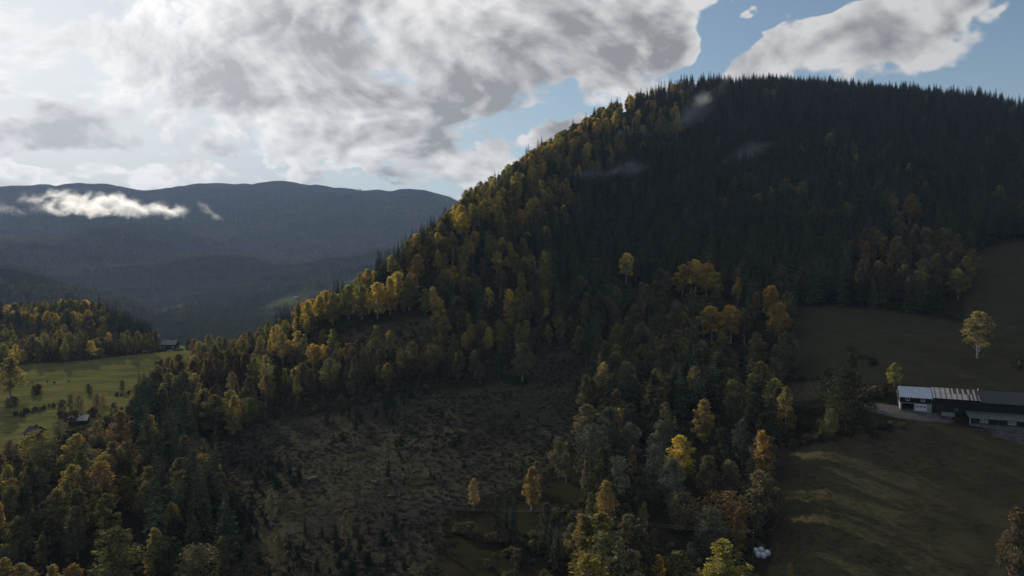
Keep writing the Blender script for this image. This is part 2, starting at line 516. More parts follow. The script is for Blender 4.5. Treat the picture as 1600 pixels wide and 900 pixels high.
def finish(n, col, rough=0.9, spec=0.2, bump=None, strength=0.5, dist=0.5, metal=0.0, transl=None):
    b = n.new('ShaderNodeBsdfPrincipled')
    n.put(b.inputs['Base Color'], col if isinstance(col, bpy.types.NodeSocket) else (*col, 1))
    n.put(b.inputs['Roughness'], rough)
    n.put(b.inputs['Metallic'], metal)
    b.inputs['Specular IOR Level'].default_value = spec
    if bump is not None:
        bp = n.new('ShaderNodeBump')
        bp.inputs['Strength'].default_value = strength
        bp.inputs['Distance'].default_value = dist
        n.put(bp.inputs['Height'], bump)
        n.t.links.new(bp.outputs[0], b.inputs['Normal'])
    out = n.new('ShaderNodeOutputMaterial')
    sh = b.outputs[0]
    if transl is not None:
        tr = n.new('ShaderNodeBsdfTranslucent')
        n.put(tr.inputs['Color'], col if isinstance(col, bpy.types.NodeSocket) else (*col, 1))
        mx = n.new('ShaderNodeMixShader')
        mx.inputs[0].default_value = transl
        n.t.links.new(sh, mx.inputs[1])
        n.t.links.new(tr.outputs[0], mx.inputs[2])
        sh = mx.outputs[0]
    n.t.links.new(sh, out.inputs['Surface'])


# ------------------------------------------------------------------ the land: one sheet, cut where its cover changes
CLEARING = [(318, 700), (420, 655), (520, 648), (640, 612), (760, 606), (830, 556), (900, 545), (925, 600), (905, 660), (880, 715), (830, 752), (760, 775), (700, 805), (690, 860), (650, 905), (640, 1120), (370, 1120), (360, 905), (345, 800)]
PASTURE_LOW = [(1212, 705), (1290, 690), (1345, 668), (1400, 656), (1480, 664), (1600, 682), (1800, 700), (1800, 2600), (1130, 2600), (1180, 950), (1205, 880), (1212, 800)]
PASTURE_HIGH = [(1236, 590), (1244, 478), (1330, 480), (1430, 492), (1505, 506), (1525, 392), (1600, 372), (1850, 380), (1850, 640), (1560, 612), (1400, 600), (1330, 600)]
FIELD_LEFT = [(-60, 572), (110, 566), (230, 552), (268, 546), (315, 545), (300, 566), (248, 575), (242, 600), (190, 650), (110, 676), (40, 700), (-60, 720)]
TERRACE = [(262, 536), (320, 534), (316, 545), (268, 546)]
YARD = [(1335, 628), (1400, 633), (1480, 648), (1495, 662), (1440, 658), (1380, 648), (1340, 640)]
TRACK = [(1528, 668), (1600, 676), (1700, 690), (1700, 712), (1600, 694), (1570, 688)]
ROAD_L = [(-40, 742), (0, 736), (26, 722), (30, 730), (8, 750), (-40, 765)]
SCRUB = [(530, 515), (600, 508), (700, 490), (690, 525), (620, 545), (545, 545)]
STREAM = [(1216, 596), (1290, 598), (1290, 622), (1216, 630)]


def soft(poly, sig=1.2, far=1300):
    m = (in_poly(PX, PY, poly) & (rg < far) & (GY > 0)).astype(float)
    return blur(blur(m, 0, sig), 1, sig)


m_clear = soft(CLEARING, 2.5)
m_low, m_high = soft(PASTURE_LOW, 1.5, 330), soft(PASTURE_HIGH, 2.0, 520)
m_left = soft(FIELD_LEFT, 1.2, 520)
m_terr = soft(TERRACE, 1.0, 560)
m_grav = np.maximum(np.maximum(soft(YARD, 1.0, 330), soft(TRACK, 0.8, 330)), soft(ROAD_L, 0.8, 300))
m_scrub = np.maximum(soft(SCRUB, 2.0, 420), soft(STREAM, 1.5, 400))
m_far = np.clip((rg - 1000) / 400, 0, 1)
vnx = fbm(GX, GY, 700, 91, 4)
m_farm = np.clip((blur(blur((in_poly(PX, PY, [(385, 490), (450, 462), (505, 448), (560, 430), (600, 425), (520, 460), (470, 478), (420, 495)]) & (rg > 1200) & (rg < 3800)).astype(float), 0, 1.5), 1, 1.5)), 0, 1)
m_strip = blur((in_poly(PX, PY, [(236, 488), (288, 473), (292, 477), (240, 492)]) & (rg > 1200) & (rg < 3800)).astype(float), 0, 0.8)


def ground_material():
    m, n = material('ground_cover')
    geo = n.new('ShaderNodeNewGeometry')
    p = geo.outputs['Position']
    n1 = n.noise(p, 0.02, 5, 0.6)
    n2 = n.noise(p, 0.16, 6, 0.65)
    n3 = n.noise(p, 1.1, 5, 0.7)
    n4 = n.noise(p, 0.055, 4, 0.6)
    floor_c = n.mix(n.range(n2, 0.35, 0.65), (0.016, 0.014, 0.009), (0.032, 0.027, 0.014))
    floor_c = n.mix(n.range(n3, 0.45, 0.7), floor_c, (0.030, 0.034, 0.013))
    # cleared hillside: heath, bleached grass, brash
    c = n.mix(n.range(n2, 0.36, 0.62), (0.050, 0.045, 0.032), (0.088, 0.079, 0.052))
    c = n.mix(n.range(n3, 0.44, 0.66), c, (0.065, 0.058, 0.039))
    c = n.mix(n.range(n4, 0.52, 0.68), c, (0.030, 0.034, 0.016))
    c = n.mix(n.range(n1, 0.52, 0.62), c, n.mix(n.range(n3, 0.4, 0.6), (0.037, 0.033, 0.026), (0.052, 0.046, 0.036)))
    # pasture
    g = n.mix(n.range(n1, 0.35, 0.65), (0.070, 0.061, 0.034), (0.106, 0.092, 0.052))
    g = n.mix(n.range(n2, 0.40, 0.68), g, (0.062, 0.054, 0.029))
    g = n.mix(n.range(n3, 0.45, 0.75), g, (0.046, 0.040, 0.018))
    mp = n.new('ShaderNodeMapping')
    mp.inputs['Rotation'].default_value = (0, 0, R(24))
    mp.inputs['Scale'].default_value = (0.035, 0.55, 0.3)
    n.put(mp.inputs['Vector'], p)
    n5 = n.noise(mp.outputs[0], 1.0, 4, 0.6)
    g = n.mix(n.range(n5, 0.42, 0.62), g, (0.074, 0.063, 0.034))
    n6 = n.noise(p, 3.2, 4, 0.75)
    g = n.mix(n.range(n6, 0.46, 0.68), g, (0.056, 0.050, 0.027))
    gl = n.mix(n.range(n2, 0.35, 0.65), (0.115, 0.125, 0.036), (0.165, 0.150, 0.052))
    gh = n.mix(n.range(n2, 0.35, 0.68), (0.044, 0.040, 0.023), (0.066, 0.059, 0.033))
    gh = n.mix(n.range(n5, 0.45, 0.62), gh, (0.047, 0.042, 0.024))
    gl = n.mix(n.range(n5, 0.45, 0.60), gl, (0.095, 0.092, 0.034))
    gr = n.mix(n.range(n3, 0.35, 0.65), (0.075, 0.070, 0.065), (0.15, 0.14, 0.13))
    sc = n.mix(n.range(n3, 0.42, 0.60), (0.035, 0.032, 0.018), (0.11, 0.095, 0.060))

    def edge(name):
        a = n.attr(name)
        a = n.math('ADD', a, n.math('MULTIPLY', n.math('SUBTRACT', n3, 0.5), n.math('MULTIPLY', 0.9, n.math('MULTIPLY', a, n.math('SUBTRACT', 1.0, a)))))
        return n.range(a, 0.25, 0.75, smooth=True)

    col = n.mix(edge('clear'), floor_c, c)
    col = n.mix(edge('low'), col, g)
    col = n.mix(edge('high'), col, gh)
    col = n.mix(edge('left'), col, gl)
    col = n.mix(edge('terr'), col, (0.15, 0.19, 0.045))
    col = n.mix(edge('scrub'), col, sc)
    col = n.mix(edge('grav'), col, gr)
    # far woods: spruce with birch slopes
    f1 = n.noise(p, 0.0016, 6, 0.62)
    f2 = n.noise(p, 0.030, 5, 0.75)
    f3 = n.noise(p, 0.007, 5, 0.7)
    fw = n.mix(n.range(f2, 0.38, 0.62), (0.008, 0.012, 0.009), (0.020, 0.024, 0.015))
    bi = n.mix(n.range(f2, 0.40, 0.60), (0.024, 0.026, 0.015), (0.10, 0.075, 0.038))
    pick = n.math('MULTIPLY', n.range(f1, 0.47, 0.60, smooth=True), n.range(f3, 0.42, 0.58))
    fw = n.mix(pick, fw, bi)
    sepz = n.new('ShaderNodeSeparateXYZ')
    n.put(sepz.inputs[0], p)
    bare = n.range(n.math('ADD', sepz.outputs[2], n.math('MULTIPLY', n.math('SUBTRACT', f1, 0.5), 500)), 560, 700)
    fw = n.mix(bare, fw, n.mix(n.range(f2, 0.4, 0.6), (0.024, 0.022, 0.020), (0.044, 0.038, 0.033)))
    fw = n.mix(n.attr('farm'), fw, n.mix(n.range(f3, 0.45, 0.55), (0.11, 0.12, 0.055), (0.06, 0.06, 0.032)))
    fw = n.mix(n.attr('strip'), fw, (0.15, 0.145, 0.10))
    col = n.mix(n.attr('far'), col, fw)
    far_h = n.math('MULTIPLY', n.math('MULTIPLY', f2, 16.0), n.attr('far'))
    near_h = n.math('MULTIPLY', n.math('ADD', n.math('MULTIPLY', n3, 0.45), n.math('MULTIPLY', n2, 0.9)), n.math('SUBTRACT', 1.0, n.attr('far')))
    rough_h = n.math('MULTIPLY', near_h, n.math('ADD', 0.45, n.math('MULTIPLY', n.attr('clear'), 1.6)))
    finish(n, col, 1.0, 0.0, n.math('ADD', far_h, rough_h), 1.0, 1.0)
    return m


M_GROUND = ground_material()
fi, fj = np.meshgrid(np.arange(NA - 1), np.arange(NRr - 1), indexing='ij')
mid = lambda a: 0.25 * (a[:-1, :-1] + a[1:, :-1] + a[:-1, 1:] + a[1:, 1:])
zone = np.zeros((NA - 1, NRr - 1), int)
fr = mid(rg)
fpx = np.where(mid(GY) > 1, mid(PX), -9999)
zone[:] = 0                                                     # the wooded hill
zone[(fr > 1000)] = 1                                           # the far mountain
zone[(fr > 620) & (fr <= 1500) & (mid(GZ) < -20)] = 2           # the valley
zone[(fr > 1100) & (fr < 2050) & (np.abs(mid(AZ[:, None] + 0 * GX) + R(42)) < R(13))] = 3    # the nearer spur
zone[(mid(m_clear) > .5)] = 4
zone[(mid(m_low) > .5)] = 5
zone[(mid(m_high) > .5)] = 6
zone[(mid(m_left) > .5) | (mid(m_terr) > .5)] = 7
zone[(mid(m_grav) > .5)] = 8
azf = np.degrees(mid(AZ[:, None] + 0 * GX))
zone[(zone == 0) & (fr < 1000) & (azf < -24) & (mid(GY) > 0) & (fr > 480)] = 9     # the wooded knoll
zone[(mid(m_grav) > .5) & (fpx < 500)] = 10
ZONES = [('hill', 'steep forested hill rising from the valley to a long spruce-topped crest', 'hill'),
         ('mountain', 'broad hazy blue mountain with a flat ridge across the valley', 'mountain'),
         ('valley', 'wooded valley floor dropping away between hill and far mountain', 'valley'),
         ('spur', 'dim wooded spur sloping down in front of the far mountain', 'hill'),
         ('clearing', 'brown felled clearing of heath and dry grass on the lower slope', 'clearing'),
         ('lower_pasture', 'open grass slope in front of the farm buildings', 'pasture'),
         ('upper_pasture', 'shaded grass slope between the farm and the spruce forest', 'pasture'),
         ('field', 'sunlit green meadow below the wooded knoll', 'field'),
         ('farmyard', 'grey gravel yard and track beside the barns', 'farmyard'),
         ('knoll', 'low rounded knoll carrying autumn wood beyond the meadow', 'hill'),
         ('road', 'short stretch of pale road by the meadow', 'road')]
ALL = {'clear': m_clear, 'low': m_low, 'high': m_high, 'left': m_left, 'terr': m_terr, 'grav': m_grav, 'scrub': m_scrub, 'far': m_far, 'farm': m_farm, 'strip': m_strip}
vid = np.arange(NA * NRr).reshape(NA, NRr)
quads = np.stack([vid[:-1, :-1], vid[:-1, 1:], vid[1:, 1:], vid[1:, :-1]], -1)
P3 = np.stack([GX, GY, GZ], -1).reshape(-1, 3)
# vertex normals of the whole sheet, so that the cut pieces meet without a visible seam
du = np.gradient(np.stack([GX, GY, GZ], -1), axis=0)
dv = np.gradient(np.stack([GX, GY, GZ], -1), axis=1)
NRM = np.cross(dv, du).reshape(-1, 3)
NRM /= np.linalg.norm(NRM, axis=1, keepdims=True) + 1e-12
NRM[NRM[:, 2] < 0] *= -1
for zi, (nm, lab, cat) in enumerate(ZONES):
    q = quads[zone == zi]
    used, inv = np.unique(q, return_inverse=True)
    q = inv.reshape(-1, 4)
    me = bpy.data.meshes.new(nm)
    nv, nf = len(used), len(q)
    me.vertices.add(nv)
    me.vertices.foreach_set('co', P3[used].ravel())
    me.loops.add(nf * 4)
    me.polygons.add(nf)
    me.loops.foreach_set('vertex_index', q[:, ::-1].astype(np.int32).ravel())
    me.polygons.foreach_set('loop_start', np.arange(0, nf * 4, 4, dtype=np.int32))
    me.polygons.foreach_set('use_smooth', np.ones(nf, bool))
    me.update(calc_edges=True)
    me.validate()
    me.normals_split_custom_set_from_vertices([tuple(v) for v in NRM[used]])
    for an, arr in ALL.items():
        at = me.attributes.new(an, 'FLOAT', 'POINT')
        at.data.foreach_set('value', arr.ravel()[used].astype(np.float32))
    me.materials.append(M_GROUND)
    tag(put(nm, me), lab, cat, kind='structure')
# ------------------------------------------------------------------ trees: foliage and bark
def leaf_material(name, col, transl=0.35, spread=0.35):
    m, n = material(name)
    oi = n.new('ShaderNodeObjectInfo')
    t = n.attr('tint')
    hsv = n.new('ShaderNodeHueSaturation')
    n.put(hsv.inputs['Hue'], n.range(oi.outputs['Random'], 0, 1, 0.485, 0.515))
    n.put(hsv.inputs['Saturation'], n.range(t, 0, 1, 0.85, 1.1))
    v = n.math('MULTIPLY', n.range(oi.outputs['Random'], 0, 1, 1 - spread * .6, 1 + spread * .6), n.range(t, 0, 1, 1 - spread, 1 + spread))
    n.put(hsv.inputs['Value'], v)
    hsv.inputs['Color'].default_value = (*col, 1)
    finish(n, hsv.outputs[0], 1.0, 0.0, transl=transl)
    return m


TINTS = {
    'yellow': leaf_material('yellow_leaves', (0.56, 0.41, 0.10), 0.52),
    'lime': leaf_material('yellow_green_leaves', (0.29, 0.262, 0.075), 0.50),
    'olive': leaf_material('olive_leaves', (0.155, 0.143, 0.064), 0.38),
    'orange': leaf_material('orange_leaves', (0.33, 0.235, 0.085), 0.40),
    'brown': leaf_material('russet_leaves', (0.175, 0.145, 0.080), 0.36),
    'red': leaf_material('red_brown_leaves', (0.095, 0.055, 0.040), 0.28),
    'gold': leaf_material('dull_gold_leaves', (0.27, 0.215, 0.085), 0.42),
    'green': leaf_material('green_leaves', (0.064, 0.073, 0.038), 0.30),
    'grey': leaf_material('grey_green_leaves', (0.125, 0.138, 0.096), 0.30),
}
TNAMES = list(TINTS)
M_NEEDLE = leaf_material('spruce_needles', (0.074, 0.082, 0.048), 0.10, 0.60)
M_NEEDLE_Y = leaf_material('young_spruce_needles', (0.022, 0.034, 0.017), 0.10, 0.3)


def bark(name, a, b, sc):
    m, n = material(name)
    tcn = n.new('ShaderNodeTexCoord')
    f = n.noise(tcn.outputs['Object'], sc, 4, 0.6)
    finish(n, n.mix(n.range(f, 0.42, 0.6), a, b), 0.9, 0.1)
    return m


M_BIRCH = bark('birch_bark', (0.42, 0.40, 0.36), (0.10, 0.09, 0.08), 3.0)
M_BARK = bark('spruce_bark', (0.055, 0.042, 0.032), (0.10, 0.082, 0.066), 3.0)
M_GREYBARK = bark('grey_bark', (0.16, 0.145, 0.12), (0.08, 0.07, 0.06), 3.0)


class Soup:
    def __init__(self):
        self.v, self.f, self.t, self.m = [], [], [], []

    def face(self, pts, tint=0.5, mat=0):
        k = len(self.v)
        self.v += [tuple(p) for p in pts]
        self.t += [tint] * len(pts)
        self.f.append(tuple(range(k, k + len(pts))))
        self.m.append(mat)

    def tube(self, pts, radii, sides=5, mat=0):
        k = len(self.v)
        for p, r in zip(pts, radii):
            for s in range(sides):
                a = 2 * math.pi * s / sides
                self.v.append((p[0] + r * math.cos(a), p[1] + r * math.sin(a), p[2]))
                self.t.append(0.5)
        for i in range(len(pts) - 1):
            for s in range(sides):
                a, b = k + i * sides + s, k + i * sides + (s + 1) % sides
                self.f.append((a, b, b + sides, a + sides))
                self.m.append(mat)

    def mesh(self, name, mats):
        me = mesh_np(name, self.v, self.f, mats=mats, fmat=self.m)
        at = me.attributes.new('tint', 'FLOAT', 'POINT')
        at.data.foreach_set('value', np.asarray(self.t, np.float32))
        return me


def spruce_shapes(seed, H=18.0, whorls=27, wide=2.5, low=0.07, ragged=0.25, per=8):
    """crown and trunk of a spruce: whorls of drooping, fringed boughs round a straight tapering stem"""
    r = random.Random(seed)
    crown, trunk = Soup(), Soup()
    trunk.tube([(0, 0, -0.8), (0, 0, H * .35), (0, 0, H * .97)], [0.24, 0.16, 0.02], 5)
    for w in range(whorls):
        f = low + (1 - low) * (w / (whorls - 1)) ** 0.92
        z0 = H * f * 0.985
        L0 = wide * ((1 - f) ** 0.78) * (0.94 if f > 0.16 else 0.72) + 0.10
        nb = per if f < 0.75 else max(4, per - 3)
        a0 = r.random() * 6.28
        for b in range(nb):
            a = a0 + 6.28 * b / nb + r.uniform(-.28, .28)
            L = L0 * (1 + r.uniform(-ragged, ragged)) * (0.55 if r.random() < .08 else 1)
            ca, sa = math.cos(a), math.sin(a)
            droop = (0.42 - 0.42 * f) * L + 0.05
            tint = r.random()
            P = lambda t, s, dz: (ca * t * L - sa * s, sa * t * L + ca * s, z0 - droop * t ** 1.15 + dz + 0.10 * L * max(0, t - .75))
            wd = 0.24 * L + 0.10
            root, mid_, tip = P(0.02, 0, 0.05), P(.58, 0, .02), P(1.0, 0, 0)
            l1, r1 = P(.40, wd, -.16 * L - .08), P(.40, -wd, -.16 * L - .08)
            l2, r2 = P(.80, wd * .62, -.12 * L - .10), P(.80, -wd * .62, -.12 * L - .10)
            crown.face((root, l1, mid_), tint)
            crown.face((root, mid_, r1), tint)
            crown.face((mid_, l2, tip), tint)
            crown.face((mid_, tip, r2), tint)
            if r.random() < 0.8:
                t = r.uniform(.35, .8)
                h = r.uniform(.25, .55) * (0.4 + 0.22 * L)
                crown.face((P(t - .16, 0, 0), P(t + .16, 0, 0), P(t, r.uniform(-.15, .15), -h - .12)), tint * .8)
    crown.face(((-.10, 0, H * .95), (.10, 0, H * .95), (0, 0, H * 1.02)), .5)
    crown.face(((0, -.10, H * .95), (0, .10, H * .95), (0, 0, H * 1.02)), .5)
    return crown, trunk


def leafy_shapes(seed, H=14.0, wide=2.6, low=0.22, peak=0.5, clumps=40, leaves=54, size=0.27, sparse=0.0, stems=1):
    """crown and trunk of a birch or another leafy tree: limbs that end in loose clumps of leaf sprays"""
    r = random.Random(seed)
    crown, trunk = Soup(), Soup()
    cl = []
    for k in range(clumps):
        f = low + (1 - low) * ((k + r.random()) / clumps) ** 0.9
        if f > peak:
            pr = math.sqrt(max(0.0, 1 - ((f - peak) / (1.02 - peak)) ** 2)) ** 1.15
        else:
            pr = math.sqrt(max(0.0, 1 - ((peak - f) / (peak - low + .16)) ** 2))
        a = k * 2.399 + r.uniform(-.5, .5)
        d = wide * pr * (r.uniform(.45, .95) if r.random() < .8 else r.uniform(0, .4))
        cl.append((d * math.cos(a), d * math.sin(a), H * f - .06 * H, pr))
    cl.append((0, 0, H * .93, .3))
    off = [(0, 0)] if stems == 1 else [(r.uniform(-.8, .8), r.uniform(-.8, .8)) for _ in range(stems)]
    for ox, oy in off:
        bx, by = r.uniform(-.5, .5), r.uniform(-.5, .5)
        trunk.tube([(ox * .5, oy * .5, -0.8), (ox * .7 + bx * .5, oy * .7 + by * .5, H * .3), (ox + bx, oy + by, H * .62), (ox * .6 + bx * .4, oy * .6, H * .93)], [.21 * H / 14, .15 * H / 14, .09, .02], 6)
    for (x, y, z, pr) in cl:
        zs = max(H * .12, z - (math.hypot(x, y) * .9 + 0.8))
        trunk.tube([(0.2 * x, 0.2 * y, zs), (.6 * x, .6 * y, (zs + z) / 2 + .2), (x, y, z + .2)], [.07, .045, .015], 3)
        cr = (0.50 + 0.45 * pr) * wide * .40
        ct = r.random()
        nl = int(leaves * (0.6 + .6 * pr) * (1 - sparse))
        for q in range(nl):
            u, v, w = r.gauss(0, 1), r.gauss(0, 1), r.gauss(0, 1)
            n_ = math.sqrt(u * u + v * v + w * w) + 1e-6
            rr = cr * r.random() ** 0.45 / n_
            c = (x + u * rr, y + v * rr, z + w * rr * 1.15)
            s = size * r.uniform(.55, 1.3)
            a1, a2, a3 = r.uniform(0, 6.28), r.uniform(-1.2, 1.2), r.uniform(-.6, .6)
            e1 = (math.cos(a1) * math.cos(a3) * s, math.sin(a1) * math.cos(a3) * s, math.sin(a3) * s)
            e2 = (-math.sin(a1) * math.sin(a2) * s * .7, math.cos(a1) * math.sin(a2) * s * .7, -math.cos(a2) * s * .7)
            crown.face(((c[0] - e1[0], c[1] - e1[1], c[2] - e1[2]), (c[0] + e2[0], c[1] + e2[1], c[2] + e2[2]),
                        (c[0] + e1[0], c[1] + e1[1], c[2] + e1[2]), (c[0] - e2[0] * .8, c[1] - e2[1] * .8, c[2] - e2[2] * .8)),
                       min(1, max(0, ct + r.uniform(-.3, .3))))
    return crown, trunk


def both(crown, trunk, name, mats):
    """one mesh of crown and trunk, for the trees of the far stands"""
    s = Soup()
    s.v = crown.v + trunk.v
    k = len(crown.v)
    s.f = crown.f + [tuple(i + k for i in f) for f in trunk.f]
    s.t = crown.t + trunk.t
    s.m = [0] * len(crown.f) + [1] * len(trunk.f)
    return s.mesh(name, mats)


SPRUCE = [spruce_shapes(1), spruce_shapes(2, wide=2.1, ragged=.35), spruce_shapes(3, wide=2.9, low=.05), spruce_shapes(4, wide=2.3, low=.14, whorls=24, ragged=.4), spruce_shapes(5, wide=1.8, whorls=25), spruce_shapes(6, wide=3.0, low=.30, ragged=.5, whorls=18), spruce_shapes(7, wide=2.0, low=.1, ragged=.55, whorls=20, per=6)]
SAPLING = [spruce_shapes(11, H=3.0, whorls=11, wide=.85, low=.03, per=6, ragged=.35), spruce_shapes(12, H=3.0, whorls=10, wide=1.05, low=.03, per=6, ragged=.4), spruce_shapes(13, H=3.0, whorls=12, wide=.7, low=.03, per=6, ragged=.3)]
BIRCH = [leafy_shapes(21, wide=2.3, peak=.45, low=.2), leafy_shapes(22, wide=2.7, peak=.5, low=.25), leafy_shapes(23, wide=2.0, peak=.42, low=.16, clumps=36), leafy_shapes(24, wide=2.5, peak=.62, low=.36, clumps=34, sparse=.15), leafy_shapes(25, wide=2.4, peak=.55, low=.28, sparse=.4), leafy_shapes(26, wide=2.1, peak=.35, low=.12, clumps=44), leafy_shapes(27, wide=2.9, peak=.55, low=.2, stems=3), leafy_shapes(28, wide=1.9, peak=.5, low=.22, sparse=.25), leafy_shapes(29, wide=2.5, peak=.4, low=.15, stems=2)]
BROAD = [leafy_shapes(31, H=11, wide=4.0, peak=.5, low=.12, clumps=34, leaves=60, stems=2), leafy_shapes(32, H=11, wide=3.5, peak=.55, low=.10, clumps=32, leaves=60, stems=3), leafy_shapes(33, H=11, wide=4.6, peak=.5, low=.1, clumps=38, leaves=60, stems=3)]
BUSH = [leafy_shapes(41, H=3, wide=1.5, peak=.4, low=.05, clumps=14, leaves=40, size=.22, stems=3), leafy_shapes(42, H=3, wide=1.9, peak=.4, low=.05, clumps=16, leaves=40, size=.22, stems=3)]
KINDS = {
    'spruce_tree': dict(shapes=SPRUCE, H=18.0, cat='spruce', bark=M_BARK, leaf=M_NEEDLE, trunk='trunk'),
    'spruce_sapling': dict(shapes=SAPLING, H=3.0, cat='young spruce', bark=M_BARK, leaf=M_NEEDLE_Y, trunk='trunk'),
    'birch_tree': dict(shapes=BIRCH, H=14.0, cat='birch', bark=M_BIRCH, leaf=None, trunk='trunk'),
    'broadleaf_tree': dict(shapes=BROAD, H=11.0, cat='broadleaf tree', bark=M_GREYBARK, leaf=None, trunk='trunk'),
    'bush': dict(shapes=BUSH, H=3.0, cat='bush', bark=M_GREYBARK, leaf=None, trunk='stem'),
}
for k, d in KINDS.items():
    d['crown_me'] = [c.mesh(k + '_crown', [d['leaf'] or TINTS['olive']]) for c, t in d['shapes']]
    d['trunk_me'] = [t.mesh(k + '_trunk', [d['bark']]) for c, t in d['shapes']]
PLANTS = []          # (thing, kind, tint, height, px, py base, distance)


def plant(kind, x, y, h, tint='olive', wide=1.0, var=None, rot=None, lean=0.0, r=random):
    d = KINDS[kind]
    var = r.randrange(len(d['shapes'])) if var is None else var
    o = bpy.data.objects.new(kind, None)
    COL.objects.link(o)
    o.empty_display_size = .2
    z = float(ground(x, y))
    o.location = (x, y, z)
    s = h / d['H']
    o.scale = (s * wide, s * wide, s)
    o.rotation_euler = (lean * r.uniform(-1, 1), lean * r.uniform(-1, 1), r.uniform(0, 6.28) if rot is None else rot)
    c = put('crown', d['crown_me'][var], o)
    put(d['trunk'], d['trunk_me'][var], o)
    if d['leaf'] is None:
        c.material_slots[0].link = 'OBJECT'
        c.material_slots[0].material = TINTS[tint]
    o['category'] = d['cat']
    a, b = project(x, y, z)
    PLANTS.append([o, kind, tint, h, float(a), float(b), math.hypot(x, y), None])
    return o


